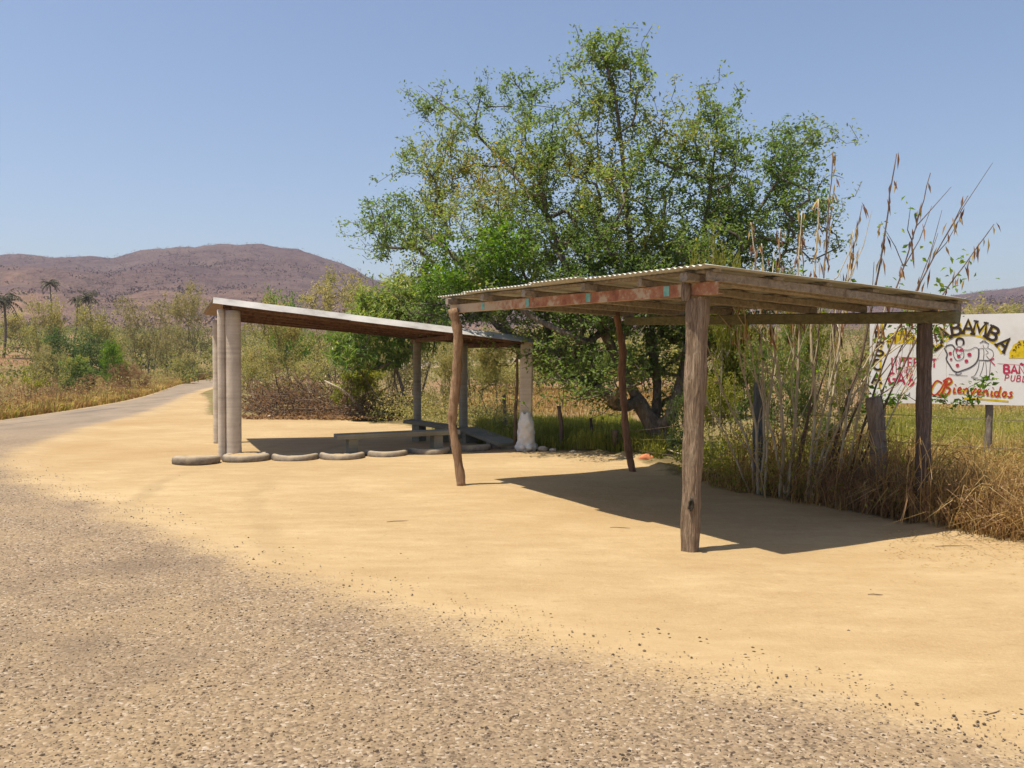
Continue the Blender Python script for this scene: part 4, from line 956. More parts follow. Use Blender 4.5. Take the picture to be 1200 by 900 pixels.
# ------------------------------------------------------------------ painted sign
SA, SB = AT(1019, 420, 12.45), AT(1200, 420, 11.55); SA[2] = SB[2] = 0
sdir = nrm(SB - SA); snrm = nrm(np.cross(sdir, [0, 0, 1.]));
if snrm[1] > 0: snrm = -snrm
def SP(px, py):                                    # picture point -> (s, z) on the board
    d = ray(px, py); o = np.array([0, 0, CAM_H]); t = ((SA - o) @ snrm) / (d @ snrm); p = o + d * t
    return np.array([(p - SA) @ sdir, p[2]])
def SW(sz, off): 
    sz = np.atleast_2d(sz); return SA + sz[:, :1] * sdir + np.array([[0, 0, 1.]]) * sz[:, 1:2] + snrm * off
zt, zb = 2.27, 1.02; sW = 2.95
def sign():
    c = SA + sdir * sW / 2
    root = thing('painted_sign', (c[0], c[1], 0), 'white hand-painted roadside sign with dancers and tacos', 'sign')
    cuts = [0, 1.0, 2.0, sW]
    for i in range(3):
        a, b = cuts[i] + (.002 if i else 0), cuts[i + 1] - .002
        f = SW([[a, zb], [b, zb], [b, zt], [a, zt]], 0); k = SW([[a, zb], [b, zb], [b, zt], [a, zt]], -.022)
        obj('board_panel', np.vstack([f, k]), np.array([[3, 2, 1, 0], [4, 5, 6, 7], [0, 1, 5, 4], [1, 2, 6, 5], [2, 3, 7, 6], [3, 0, 4, 7]]), M['sign_white'], root)
    for s in (.16, 1.52, 2.8):
        p = SW([[s, -.05]], -.075)[0]; p2 = SW([[s + .01, 2.1]], -.075)[0]
        V, Q, T = tube_data(resample([p, (p + p2) / 2 + [.01, 0, 0], p2], 12), .05, 8, noise=.08, seed=int(s * 10)); obj('sign_post', V, [T, Q], M['fence_post'], root, smooth_shade=True)
    lay = [0]
    def stroke(mb, pts, w, off=.002, closed=False):
        """flat ribbon with mitred joints in board coordinates"""
        P = np.array(pts, float)
        if closed: P = np.vstack([P, P[:1]])
        P = P[np.concatenate([[True], np.linalg.norm(np.diff(P, axis=0), axis=1) > 1e-5])]
        if len(P) < 2: return
        d = nrm(np.diff(P, axis=0)); nn = np.stack([-d[:, 1], d[:, 0]], -1); m = np.empty_like(P)
        m[0], m[-1] = nn[0], nn[-1]
        for i in range(1, len(P) - 1):
            v = nn[i-1] + nn[i]; L = v @ v; m[i] = v * (2 / max(L, .8)) if L > .05 else nn[i]
        if closed:
            v = nn[-1] + nn[0]; m[0] = m[-1] = v * (2 / max(v @ v, .8))
        A, B = P + m * w / 2, P - m * w / 2; lay[0] += 1
        V = SW(np.vstack([A, B]), off + .00012 * (lay[0] % 9)); n = len(P)
        mb.add(V, np.array([[i, i + 1, n + i + 1, n + i] for i in range(n - 1)]))
    def disc(mb, c, rx, rz, off, n=16, a0=0, a1=6.2832):
        a = np.linspace(a0, a1, n); P = np.vstack([[c], np.stack([c[0] + rx * np.cos(a), c[1] + rz * np.sin(a)], -1)])
        mb.add(SW(P, off), np.array([[0, i, i + 1] for i in range(1, n)]))
    arc = lambda cx, cy, rx, ry, a, b, n=12: [(cx + rx * math.cos(math.radians(t)), cy + ry * math.sin(math.radians(t))) for t in np.linspace(a, b, n)]
    GLY = {'A': [[(0, 0), (.5, 1), (1, 0)], [(.2, .36), (.8, .36)]], 'B': [[(.08, 0), (.08, 1)], [(.08, 1)] + arc(.5, .77, .36, .23, 90, -90, 8) + [(.08, .54)], [(.08, .54)] + arc(.52, .27, .42, .27, 90, -90, 8) + [(.08, 0)]],
           'C': [arc(.55, .5, .48, .5, 48, 312, 14)], 'D': [[(.1, 0), (.1, 1)], [(.1, 1)] + arc(.4, .5, .55, .5, 90, -90, 12) + [(.1, 0)]], 'E': [[(.9, 1), (.1, 1), (.1, 0), (.9, 0)], [(.1, .52), (.75, .52)]],
           'G': [arc(.52, .5, .47, .5, 50, 340, 16) + [(.98, .45), (.55, .45)]], 'I': [[(.5, 0), (.5, 1)]], 'L': [[(.12, 1), (.12, 0), (.92, 0)]], 'M': [[(0, 0), (.1, 1), (.5, .25), (.9, 1), (1, 0)]],
           'N': [[(.08, 0), (.08, 1), (.92, 0), (.92, 1)]], 'O': [arc(.5, .5, .46, .5, 0, 360, 20)], 'P': [[(.1, 0), (.1, 1)], [(.1, 1)] + arc(.5, .74, .4, .26, 90, -90, 8) + [(.1, .48)]],
           'R': [[(.1, 0), (.1, 1)], [(.1, 1)] + arc(.5, .74, .4, .26, 90, -90, 8) + [(.1, .48)], [(.45, .48), (.95, 0)]], 'S': [arc(.5, .75, .38, .25, 40, 270, 10) + arc(.5, .25, .42, .25, 90, -140, 10)],
           'T': [[(0, 1), (1, 1)], [(.5, 1), (.5, 0)]], 'U': [[(.08, 1)] + arc(.5, .38, .42, .38, 180, 360, 12) + [(.92, 1)]]}
    GLY['$'] = GLY['S'] + [[(.5, -.16), (.5, 1.16)]]; GLY['Ñ'] = GLY['N'] + [[(.2, 1.18), (.4, 1.28), (.6, 1.16), (.8, 1.26)]]
    SER = {'A': [(0, 0), (1, 0)], 'B': [(.05, 0), (.05, 1)], 'L': [(.12, 1), (.1, 0)], 'M': [(0, 0), (1, 0), (.1, 1), (.9, 1)]}
    def word(mb, text, x0, y0, x1, y1, hpx, w, gap=.22, off=.002, slant=0.0, spaces=None):
        """text along the picture line (x0,y0)-(x1,y1) (baseline), letters hpx high"""
        n = len(text); p0, p1 = np.array([x0, y0], float), np.array([x1, y1], float); adv = (p1 - p0) / n; e = adv * (1 - gap); up = np.array([0, -hpx])
        for i, ch in enumerate(text):
            if ch == ' ': continue
            b = p0 + adv * i
            for st in GLY[ch]:
                stroke(mb, [SP(*(b + e * (u + slant * v) + up * v)) for u, v in st], w, off)
    # arched LA BAMBA, slab-serif, over a yellow band
    ctr = np.array([1143., 461.]); Rb, hh = 66.0, 16.5
    yb = MB(); tb = MB()
    letters = [('L', 1095.5, 401, -38), ('A', 1105.5, 391.5, -27), ('B', 1120, 384.5, -9), ('A', 1134.5, 382.8, 1), ('M', 1148.5, 385, 10), ('B', 1164, 391, 26), ('A', 1177, 403, 44)]
    stroke(yb, [SP(*p) for p in resample([np.array(p, float) for p in [(1090, 414), (1100, 404), (1112, 397), (1125, 393.5), (1138, 392.8), (1150, 395), (1162, 401), (1170, 408), (1174, 415)]], 40)], .026, .0012)
    for ch, cx_, cy_, a in letters:
        wpx = 15 if ch == 'M' else 12; hh = 15.5; c0 = np.array([cx_, cy_]); ra = math.radians(a); ex = np.array([math.cos(ra), math.sin(ra)]); ey = np.array([math.sin(ra), -math.cos(ra)])
        def L2(u, v): return SP(*(c0 + ex * (u - .5) * wpx + ey * (v - .5) * hh))
        tb = MB()
        for st in GLY[ch]:
            stroke(yb, [L2(u + .10, v - .06) for u, v in st], .034, .0016); stroke(tb, [L2(u, v) for u, v in st], .035, .004)
        for (u, v) in SER[ch]: stroke(tb, [L2(u - .2, v), L2(u + .2, v)], .024, .0052)
        tb.build('letter', M['ink_black'], root)
    yb.build('yellow_band', M['ink_yellow'], root, kind='stuff')
    # column of black letters at the left edge
    vy = MB(); vt = MB()
    for ch, x, y in (('E', 1031.5, 401), ('S', 1030.5, 416.5), ('C', 1028.5, 433), ('A', 1027.5, 449.5)):
        pass
        word(vt, ch, x - 6, y, x + 8, y + .5, 12, .03, .2, .004); word(vy, ch, x - 5, y + .8, x + 9, y + 1.3, 12, .03, .2, .0016)
    stroke(vy, [SP(1034, 372), SP(1031, 455)], .03, .0013)
    vy.build('yellow_shade', M['ink_yellow'], root, kind='stuff'); vt.build('side_lettering', M['ink_black'], root, kind='stuff')
    rt = MB(); word(rt, 'INTERNET', 1042.5, 428.5, 1099, 431, 9.5, .022); word(rt, 'GA$', 1041, 449.5, 1073, 451.5, 12.5, .032, .18); word(rt, 'BAÑOS', 1176, 437, 1221, 440, 9.5, .026, .2)
    for x_ in (1060.5, 1063.5, 1067): stroke(rt, [SP(x_, 368.5), SP(x_, 374)], .018)          # half-hidden red marks under the roof edge
    rt.build('red_lettering', M['ink_red'], root, kind='stuff')
    r2 = MB(); word(r2, 'TIEMPO', 1044.5, 436.5, 1070, 437.5, 7, .011, .28); word(r2, 'PUBLICOS', 1177, 446, 1232, 449.5, 7, .012, .28, slant=.25)
    for seg in ([(1048, 418), (1100, 420.5)], [(1169, 426), (1215, 429)]): stroke(r2, [SP(*p) for p in seg], .005)
    r2.build('thin_red_lettering', M['ink_red'], root, kind='stuff')
    # tacos
    for (tx, ty, rx, ry, nm) in ((1056.5, 403, 18.5, 16, 1), (1200.5, 420, 18.5, 22, 2)):
        m1 = MB(); m2 = MB(); c0 = SP(tx, ty); e = SP(tx + rx, ty); u = SP(tx, ty - ry); RX, RZ = e[0] - c0[0], u[1] - c0[1]
        a = np.linspace(0, math.pi, 22); rag = 1 + .04 * np.sin(a * 14)
        P = np.vstack([[c0], np.stack([c0[0] + RX * np.cos(a) * rag, c0[1] + RZ * np.sin(a) * rag], -1)]); m1.add(SW(P, .002), np.array([[0, i, i + 1] for i in range(1, 22)]))
        q = rng(nm)
        for k in range(34):
            t = q.uniform(.12, math.pi - .12); f = q.uniform(.68, .95); disc(m2, (c0[0] + RX * f * math.cos(t), c0[1] + RZ * f * math.sin(t)), .009 + .006 * q.random(), .009, .004 + .0001 * k, 7)
        tc = m1.build('taco', M['ink_yellow'], root); m2.build('filling', M['ink_brown'], tc, kind='stuff')
    # Bienvenidos in a brush script
    sc_ = MB(); sh = MB()
    def S(pts, w=.021, n=26):
        R = resample([np.array(p, float) for p in pts], n)
        stroke(sc_, [SP(*p) for p in R], w, .004); stroke(sh, [SP(p[0] + 1.1, p[1] + 1.3) for p in R], w * .8, .0018)
    S([(1104, 449), (1098, 446), (1093, 452), (1091, 459), (1095, 463), (1101, 458), (1106, 450), (1109, 446)], .02)
    S([(1110, 446), (1107, 454), (1103, 462), (1100, 464)], .026); S([(1105, 447), (1112, 443), (1115, 447), (1108, 453), (1113, 455), (1111, 461), (1104, 464), (1099, 462)], .024)
    lx = lambda x: 459.8 + (x - 1115) * .085
    def i_(x): S([(x, lx(x) - 6), (x - 1.2, lx(x)), (x + 1.5, lx(x) - .8)], .02, 8); S([(x + .8, lx(x) - 9), (x + 1.2, lx(x) - 10)], .02, 3)
    def e_(x): y = lx(x); S([(x - 2.5, y - 3), (x + 1.8, y - 4), (x + .5, y - 6.8), (x - 2, y - 4), (x - 1.6, y - .4), (x + 2.5, y - 1)], .018, 14)
    def n_(x): y = lx(x); S([(x - 3.5, y - 6), (x - 4.2, y)], .02, 6); S([(x - 4, y - 3), (x - .5, y - 6.3), (x + 1, y - 5), (x + .4, y - .5), (x + 2.5, y - .8)], .019, 12)
    def v_(x): y = lx(x); S([(x - 3, y - 6), (x - 2, y), (x + 1.8, y - 6.5), (x + 3, y - 5.5)], .019, 12)
    def d_(x): y = lx(x); S([(x + 2, y - 5), (x - 2, y - 5.5), (x - 3, y - 1.5), (x, y), (x + 2.4, y - 5), (x + 4.2, y - 11.5)], .019, 16); S([(x + 2.4, y - 5), (x + 1.8, y - .5), (x + 3.5, y - .7)], .019, 8)
    def o_(x): y = lx(x); S([(x, y - 6), (x - 2.6, y - 3), (x - .6, y - .2), (x + 2.2, y - 3.4), (x, y - 6), (x + 3, y - 5.5)], .018, 14)
    def s_(x): y = lx(x); S([(x + 2.5, y - 6.5), (x - .5, y - 5.4), (x + 1.6, y - 2), (x - 1.5, y - .2), (x - 3, y - 1.6)], .02, 12)
    i_(1118.5); e_(1124.5); n_(1133); v_(1141); e_(1147.5); n_(1156); i_(1162.5); d_(1168.5); o_(1177); s_(1184)
    S2 = resample([np.array(p, float) for p in [(1128, 466.5), (1145, 467.5), (1165, 469), (1182, 470.5)]], 20); stroke(sh, [SP(*p) for p in S2], .026, .0015)
    sh.build('yellow_shadow', M['ink_yellow'], root, kind='stuff'); sc_.build('script_lettering', M['ink_orange'], root, kind='stuff')
    # line drawing of a dancing couple
    ln = MB(); dt = MB(); hr = MB()
    def Lp(pts, w=.0065, n=30): stroke(ln, [SP(*p) for p in resample([np.array(p, float) for p in pts], n)], w, .003)
    Lp([(1119, 408), (1115, 404), (1107, 407), (1110, 415), (1109, 421), (1113, 428), (1117, 434), (1122, 436), (1128, 434), (1136, 431), (1143, 426), (1146.5, 419), (1147, 409)], .017, 60)
    Lp([(1119, 408), (1117, 413), (1119, 420), (1123, 422.5), (1129, 419), (1129, 411), (1127, 409)], .008)
    Lp([(1128, 410), (1136, 410), (1143, 407), (1147, 409)], .008); Lp([(1120, 412), (1123, 416), (1128, 414)], .006); Lp([(1119, 409), (1124, 406.5), (1129, 409)], .007)
    Lp([(1122.5, 406), (1121, 402), (1122, 399), (1125, 398), (1128, 399), (1128.5, 403), (1126, 406), (1123, 406)], .006)
    stroke(hr, [SP(*p) for p in resample([np.array(p, float) for p in [(1121.3, 404), (1120.6, 400), (1122, 397), (1125, 396.3), (1128, 397.3), (1129.3, 400.5), (1128.8, 404)]], 20)], .024, .0034)
    Lp([(1121, 436.5), (1120, 438.5), (1124, 439), (1127, 437)], .009); Lp([(1112, 438.5), (1120, 439.5), (1134, 440.5)], .006)
    Lp([(1148, 402), (1152, 400.5), (1156, 401.5), (1159, 403)], .010); Lp([(1150, 401), (1153, 398.5), (1156, 401)], .007); Lp([(1152, 404), (1153, 407.5), (1157, 408), (1158, 404)], .006)
    Lp([(1147, 409), (1152, 408.5), (1153, 414), (1153, 422), (1160, 422.5)], .007); Lp([(1158, 408), (1163, 411), (1164, 417), (1160, 421), (1156, 417)], .007); Lp([(1155, 410), (1158, 413), (1155, 415.5)], .006)
    Lp([(1147, 422), (1162, 422.5)], .012); Lp([(1147.5, 423), (1146, 432), (1142, 440), (1138, 442), (1146, 443)], .007); Lp([(1153, 424), (1151, 433), (1148, 441)], .006); Lp([(1155, 424), (1156, 434), (1156, 443)], .006); Lp([(1160.5, 424), (1160, 434), (1159, 444)], .007); Lp([(1140, 443.5), (1150, 444.8), (1162, 444.5)], .008)
    Lp([(1044, 452), (1046, 458)], .006, 5); Lp([(1060, 462), (1064, 463), (1066, 460), (1066, 464)], .007, 10)
    for (x, y, r_) in ((1113.5, 414, 1.8), (1114.5, 421, 1.4), (1121, 410, 1.5), (1126.5, 410, 1.7), (1123.5, 417.5, 1.9), (1136, 415.5, 2.2), (1132.5, 423, 2.0), (1122, 428, 1.9)):
        c0 = SP(x, y); w_ = r_ * .0121; disc(dt, c0, w_, w_, .0045, 14)
    stroke(dt, [SP(1160, 422), SP(1165, 420)], .018, .004); stroke(dt, [SP(1161, 423), SP(1166, 428)], .012, .0043); stroke(dt, [SP(1122, 409), SP(1125, 411), SP(1128, 408.5)], .012, .0042)
    hr.build('dancer_hair', M['ink_black'], root, kind='stuff'); ln.build('dancer_outline', M['ink_line'], root, kind='stuff'); dt.build('dress_dots', M['ink_red'], root, kind='stuff')
sign()

# ------------------------------------------------------------------ wire fence along the lot
def fence():
    pts = [(592, 511, .90, .035, 'fence_post'), (658, 527, .80, .04, 'wood_right'), (694, 524, .55, .03, 'wood_right'), (723, 533, .42, .055, 'stem_brown'), (893, 575, 1.35, .062, 'fence_post_blue'), (1031, 598, 1.22, .085, 'fence_post')]
    c = G(800, 560)
    root = thing('wire_fence', (c[0], c[1], 0), 'sagging wire fence on uneven wooden posts behind the sand lot', 'fence')
    tops = []
    for i, (px, py, h, r_, mat) in enumerate(pts):
        b = G(px, py); q = rng(300 + i); b = b + np.array([0, .12, 0]); P = resample([b - [0, 0, .1], b + [q.normal() * .02, 0, h / 2], b + [q.normal() * .03, 0, h]], 12)
        V, Q, T = tube_data(P, r_ * (1 + .06 * q.normal(size=12)), 9, noise=.08, seed=i); obj('post', V, [T, Q], M[mat], root, smooth_shade=True); tops.append((b, h))
    tops.append((np.array([9.5, 7.2, 0]), 1.2))
    for k in (.35, .68, .95):
        Pw = []
        for j in range(len(tops) - 1):
            (b0, h0), (b1, h1) = tops[j], tops[j + 1]
            for t in np.linspace(0, 1, 10, endpoint=False): Pw.append(b0 * (1-t) + b1 * t + np.array([0, -.06, (min(h0, 1.1) * (1-t) + min(h1, 1.1) * t) * k - .25 * t * (1-t)]))
        mb = MB(); add_tube(mb, Pw, .0028, 4); mb.build('wire', M['wire'], root)
fence()

# ------------------------------------------------------------------ pale bare stems with hanging pods
def stem_clump(name, stems, label, seed, leaves=()):
    q = rng(seed); b0 = G(*stems[0][0]); c = np.array([b0[0], b0[1], 0])
    root = thing(name, tuple(c), label, 'shrub', 'pale stemmed shrubs by the fence')
    pods, lv, tips = [], [], []
    for (base, mids, tip, dY, r0, mat) in stems:
        bb = G(*base); Y0 = bb[1]; P = [bb - [0, 0, .05]] + [AT(x, y, Y0 + dY * (i + 1) / (len(mids) + 1)) for i, (x, y) in enumerate(mids)] + [AT(*tip, Y0 + dY)]
        P = resample(P, 26); P += np.cumsum(q.normal(size=P.shape) * .006, 0)
        V, Q, T = tube_data(P, np.linspace(r0, r0 * .3, 26) * (1 + .05 * q.normal(size=26)), 6); obj('stem', V, [T, Q], M[mat], root, smooth_shade=True)
        # side twigs
        for k in range(q.integers(3, 7)):
            i = q.integers(5, 22); L = q.uniform(.25, .95); d = nrm(nrm(P[i + 1] - P[i]) + q.normal(size=3) * .42); tw = [P[i], P[i] + d * L * .5 + q.normal(size=3) * .03, P[i] + d * L + [0, 0, .05]]
            mb = MB(); add_tube(mb, tw, [r0 * .4, r0 * .3, r0 * .15], 4); tips.append(tw[2]); mb.build('twig', M[mat], root)
        for i in range(15, 26):
            if P[i][2] > 1.9:
                for k in range(q.poisson(2.0)): pods.append(P[i] + q.normal(size=3) * .03)
        tips.append(P[-1])
    if pods:
        C = np.array(pods); D = np.tile([0, 0, -1.], (len(C), 1)) + q.normal(size=C.shape) * .22
        V, F, A = leaf_mesh(C, D, q.uniform(.10, .24, len(C)), .026, q.random(len(C)), seed); obj('hanging_pods', V, F, M['pod'], root, {'tint': A}, kind='stuff')
    C = []
    for t in tips:
        if q.random() < .22: C.append(t + q.normal(size=(7, 3)) * .07)
    for (x, y, Y, n, s) in leaves: C.append(AT(x, y, Y) + q.normal(size=(n, 3)) * s)
    if C:
        C = np.concatenate(C); V, F, A = leaf_mesh(C, q.normal(size=C.shape) + [0, 0, .2], q.uniform(.05, .10, len(C)), q.uniform(.03, .055, len(C)), q.random(len(C)), seed + 1); obj('leaves', V, F, M['leaf_bright'], root, {'tint': A})
S_, SB_ = 'stem', 'stem_brown'
stem_clump('pale_stemmed_shrub', [((884, 575), [(876, 520), (852, 470)], (822, 400), .2, .020, S_), ((888, 577), [(884, 500), (868, 430)], (860, 350), .3, .022, S_), ((893, 577), [(895, 480), (890, 380)], (880, 265), .3, .020, S_),
   ((880, 574), [(850, 505), (828, 470)], (806, 425), -.1, .016, S_), ((897, 578), [(905, 470), (912, 380)], (918, 270), .4, .018, S_), ((890, 576), [(886, 520), (893, 470)], (905, 440), .1, .014, S_)],
   'leftmost clump of pale crossing stems near the blue-grey post', 400, [(870, 340, 10.9, 18, .2)])
stem_clump('pale_stemmed_shrub', [((915, 580), [(918, 480), (905, 390)], (893, 290), .2, .024, S_), ((921, 581), [(935, 470), (938, 370)], (945, 250), .3, .022, S_), ((925, 582), [(950, 470), (962, 360)], (977, 175), .3, .017, SB_), ((918, 580), [(930, 500), (925, 430)], (930, 330), .1, .018, S_),
   ((928, 582), [(948, 500), (975, 420)], (1012, 235), .3, .014, SB_), ((922, 581), [(905, 500), (890, 430)], (868, 330), .3, .018, S_)],
   'middle clump of pale upright stems with hanging pods', 410, [(880, 335, 10.6, 14, .15), (945, 330, 10.6, 12, .15)])
stem_clump('pale_stemmed_shrub', [((945, 585), [(955, 480), (950, 380)], (958, 235), .3, .023, S_), ((950, 586), [(972, 480), (985, 390)], (1000, 270), .3, .020, S_), ((956, 587), [(990, 480), (1015, 380)], (1045, 180), .2, .021, SB_), ((952, 586), [(985, 490), (1030, 420)], (1088, 378), -.2, .018, S_),
   ((948, 585), [(960, 500), (975, 430)], (990, 330), .2, .016, S_), ((958, 587), [(1000, 490), (1045, 370)], (1092, 205), .2, .017, SB_)],
   'right-hand clump of stems fanning up over the roof edge', 420, [(1050, 345, 10.2, 10, .12), (1070, 300, 10.0, 8, .08)])
stem_clump('pale_stemmed_shrub', [((985, 593), [(1010, 500), (1050, 390)], (1130, 235), .2, .016, SB_), ((990, 594), [(1030, 490), (1085, 380)], (1164, 260), .1, .016, SB_), ((982, 592), [(990, 500), (1010, 430)], (1060, 380), .1, .017, S_), ((995, 594), [(1035, 500), (1075, 420)], (1098, 372), -.1, .015, S_),
   ((988, 593), [(1000, 510), (1020, 430)], (1038, 340), .1, .015, S_), ((998, 595), [(1030, 470), (1060, 440)], (1090, 405), -.2, .009, SB_)],
   'rightmost clump of thin dark stems leaning over the sign', 430, [(1118, 330, 9.9, 22, .13), (1103, 345, 9.8, 14, .1), (1130, 300, 9.9, 6, .06)])
def leafy_vine():
    b = G(1036, 600); root = thing('leafy_vine', (b[0], b[1], 0), 'green leafy vine trailing across the front of the sign', 'vine', 'growth along the wire fence')
    sk = Skeleton(); sk.chain(list(resample([b, AT(1030, 540, b[1] + .2), AT(1028, 480, b[1] + .4), AT(1050, 420, b[1] + .6), AT(1070, 380, b[1] + .8)], 16)))
    Y = b[1] + .9; tg = [(1068, 372), (1060, 366), (1052, 376), (1076, 384), (1063, 386), (1090, 388), (1100, 380), (1104, 392), (1096, 372), (1112, 370), (1124, 366), (1030, 470), (1018, 472), (1045, 468), (1060, 466), (1038, 476), (1098, 468), (1108, 470), (1135, 462), (1142, 466), (1150, 446), (1156, 449), (1160, 444), (1136, 473), (1012, 478), (1116, 374), (1103, 400), (1026, 464), (1050, 470)]
    q = rng(71); f = sk.grow([AT(x, y, Y + q.normal() * .1) for x, y in tg], .15, .4, 72, .05)
    R = sk.radii(.0035, 2.3); mb = MB(); sk.tubes(R, mb, cap_r=.014); mb.build('trailing_stem', M['stem_brown'], root)
    V, F, A = sprays(sk, f, 15, .062, .05, 73, lambda C, r: .35 + r.normal(size=len(C)) * .25, .35, .6); obj('leaves', V, F, M['leaf_bright'], root, {'tint': A})
leafy_vine()

# ------------------------------------------------------------------ grasses
def blades(name, XY, H, tint, mat, seed, lean=.35, width=.006, label=None, cat='grass', zoff=0.0):
    r = rng(seed); n = len(XY); z = ground_z(XY[:, 0], XY[:, 1]) - .01 + zoff
    B = np.column_stack([XY, z]); a = r.random(n) * 6.2832; d = np.stack([np.cos(a), np.sin(a), np.zeros(n)], -1); s = np.stack([-np.sin(a + r.normal(size=n)), np.cos(a), np.zeros(n)], -1); s = nrm(s)
    l = np.abs(r.normal(size=n)) * lean; H = H[:, None]; l = l[:, None]; W = (width * (.6 + .8 * r.random(n)))[:, None]
    up = np.array([[0, 0, 1.]])
    M1 = B + up * H * .5 + d * H * l * .25; M2 = B + up * H * (.86 - .25 * np.minimum(l, 1)) + d * H * l * .75; Tp = B + up * H * (1.0 - .6 * np.minimum(l, 1.2)) + d * H * l * 1.35
    V = np.stack([B - s * W, B + s * W, M1 - s * W * .8, M1 + s * W * .8, M2 - s * W * .55, M2 + s * W * .55, Tp], 1).reshape(-1, 3)
    i = np.arange(n)[:, None] * 7
    Q = np.concatenate([i + np.array([[0, 1, 3, 2]]), i + np.array([[2, 3, 5, 4]])], 0); T = i + np.array([[4, 5, 6]])
    return obj(name, V, [T, Q], mat, None, {'tint': np.repeat(np.clip(tint, 0, 1), 7)}, kind='stuff', label=label, cat=cat)
def scatter(poly, n, seed):
    r = rng(seed); poly = np.array(poly); lo, hi = poly.min(0), poly.max(0); out = []
    while sum(map(len, out)) < n:
        p = r.uniform(lo, hi, (n * 2, 2)); out.append(p[in_poly(p[:, 0], p[:, 1], poly)])
    return np.concatenate(out)[:n]
def gp(pts): return [G(*p)[:2] for p in pts]
# tall dry grass on the right
r = rng(80)
XY = scatter(gp([(1088, 620), (1140, 630), (1200, 640), (1330, 660), (1330, 560), (1100, 545), (1060, 560), (1050, 605)]), 17000, 81)
_k = (XY[:, 0] / XY[:, 1] > .475) | (fbm(XY[:, 0] * 2, XY[:, 1] * 2, 171, 3) > .55); XY = XY[_k]; nz = fbm(XY[:, 0] * 1.4, XY[:, 1] * 1.4, 82, 3)
blades('tall_dry_grass', XY, (.20 + .72 * nz) * (.35 + .8 * r.random(len(XY))), .45 + (nz - .5) * .9 + r.normal(size=len(XY)) * .22, M['grass_dry'], 83, .75, .0045, 'tall tangled straw-coloured grass right of the shade', 'grass')
XY = scatter(gp([(1040, 575), (1330, 600), (1330, 500), (1040, 500)]), 30000, 84)
nz = fbm(XY[:, 0] * .8, XY[:, 1] * .8, 85, 3)
blades('field_grass', XY, (.25 + .5 * nz) * (.6 + .6 * r.random(len(XY))), .4 + (nz - .5) * 1.2 + r.normal(size=len(XY)) * .2, M['grass_green'], 86, .4, .007, 'yellow-green grass of the field below the sign', 'grass')
XY = scatter(gp([(1040, 500), (1400, 505), (1400, 470), (1040, 470)]), 16000, 88)
blades('straw_field', XY, .35 + .4 * r.random(len(XY)), .5 + r.normal(size=len(XY)) * .2, M['grass_dry'], 89, .35, .014, 'pale straw field behind the painted sign', 'grass')
XY = scatter(gp([(560, 519), (640, 527), (690, 531), (740, 536), (775, 545), (790, 520), (720, 500), (560, 500)]), 20000, 90)
nz = fbm(XY[:, 0] * 1.1, XY[:, 1] * 1.1, 91, 3)
blades('green_grass', XY, (.16 + .36 * nz) * (.6 + .6 * r.random(len(XY))), .25 + (nz - .5) + r.normal(size=len(XY)) * .18, M['grass_green'], 92, .45, .007, 'fresh yellow-green grass behind the thin fence posts', 'grass')
XY = scatter(gp([(540, 490), (800, 490), (800, 455), (540, 455)]), 16000, 93)
blades('dry_field_grass', XY, .08 + .22 * r.random(len(XY)), .35 + r.normal(size=len(XY)) * .25, M['grass_dry'], 94, .5, .014, 'dry field grass beneath the small distant trees', 'grass')
# thatch of dead stems at the foot of the pale shrubs
XY = scatter(gp([(800, 560), (860, 575), (960, 594), (1090, 622), (1095, 600), (1000, 570), (860, 550)]), 5000, 95)
XY = XY[fbm(XY[:, 0] * 1.8, XY[:, 1] * 1.8, 170, 3) > .47]
blades('dead_undergrowth', XY, (.06 + .40 * r.random(len(XY)) ** 3), .1 + .5 * r.random(len(XY)), M['grass_dry'], 96, 1.0, .005, 'brown dead undergrowth at the foot of the stems', 'undergrowth')
XY = scatter(gp([(960, 592), (1090, 620), (1095, 596), (985, 575)]), 1700, 97)
blades('tangled_dry_weeds', XY, (.2 + .6 * r.random(len(XY))), .2 + .6 * r.random(len(XY)), M['leaf_dry'], 98, .9, .005, 'tangled dark dry weeds round the thick fence post', 'weeds')
# verge across the road
po = outC[(outC[:, 1] > 16) & (outC[:, 1] < 78)]; 
r = rng(99); k = r.integers(0, len(po), 26000); dd = r.random(26000) ** 1.4 * 3.2
XY = po[k] + np.stack([-dd - .05, r.normal(size=26000) * .4], -1)
nz = fbm(XY[:, 0] * .5, XY[:, 1] * .5, 100, 3)
blades('verge_grass', XY, (.12 + .5 * nz) * (.4 + .7 * r.random(len(XY))), .22 + (nz - .5) * 1.1 + r.normal(size=len(XY)) * .2, M['grass_dry'], 101, .5, .016, 'dry grass verge on the far side of the road', 'grass')
k = r.integers(0, len(po), 9000); dd = r.random(9000) * 1.2; XY = po[k] + np.stack([-dd - .02, r.normal(size=9000) * .3], -1); keep = fbm(XY[:, 0] * .4, XY[:, 1] * .4, 103, 3) > .48; XY = XY[keep]
blades('green_verge_grass', XY, .12 + .28 * r.random(len(XY)), .5 + r.normal(size=len(XY)) * .25, M['grass_green'], 104, .5, .016, 'yellow-green grass fringe along the far road edge', 'grass')
n = 22000; XY = np.stack([r.uniform(-60, -16, n), r.uniform(24, 90, n)], -1); XY = XY[XY[:, 0] / XY[:, 1] > -.75]
XY = XY[~in_poly(XY[:, 0], XY[:, 1], road_poly)]; XY = XY[XY[:, 0] < np.interp(XY[:, 1], outC[::-1][:, 1][np.argsort(outC[::-1][:, 1])], outC[::-1][:, 0][np.argsort(outC[::-1][:, 1])]) - 2]
blades('left_field_grass', XY, .1 + .3 * r.random(len(XY)), .2 + r.normal(size=len(XY)) * .2, M['grass_dry'], 106, .5, .018, 'brown grass of the field across the road', 'grass')

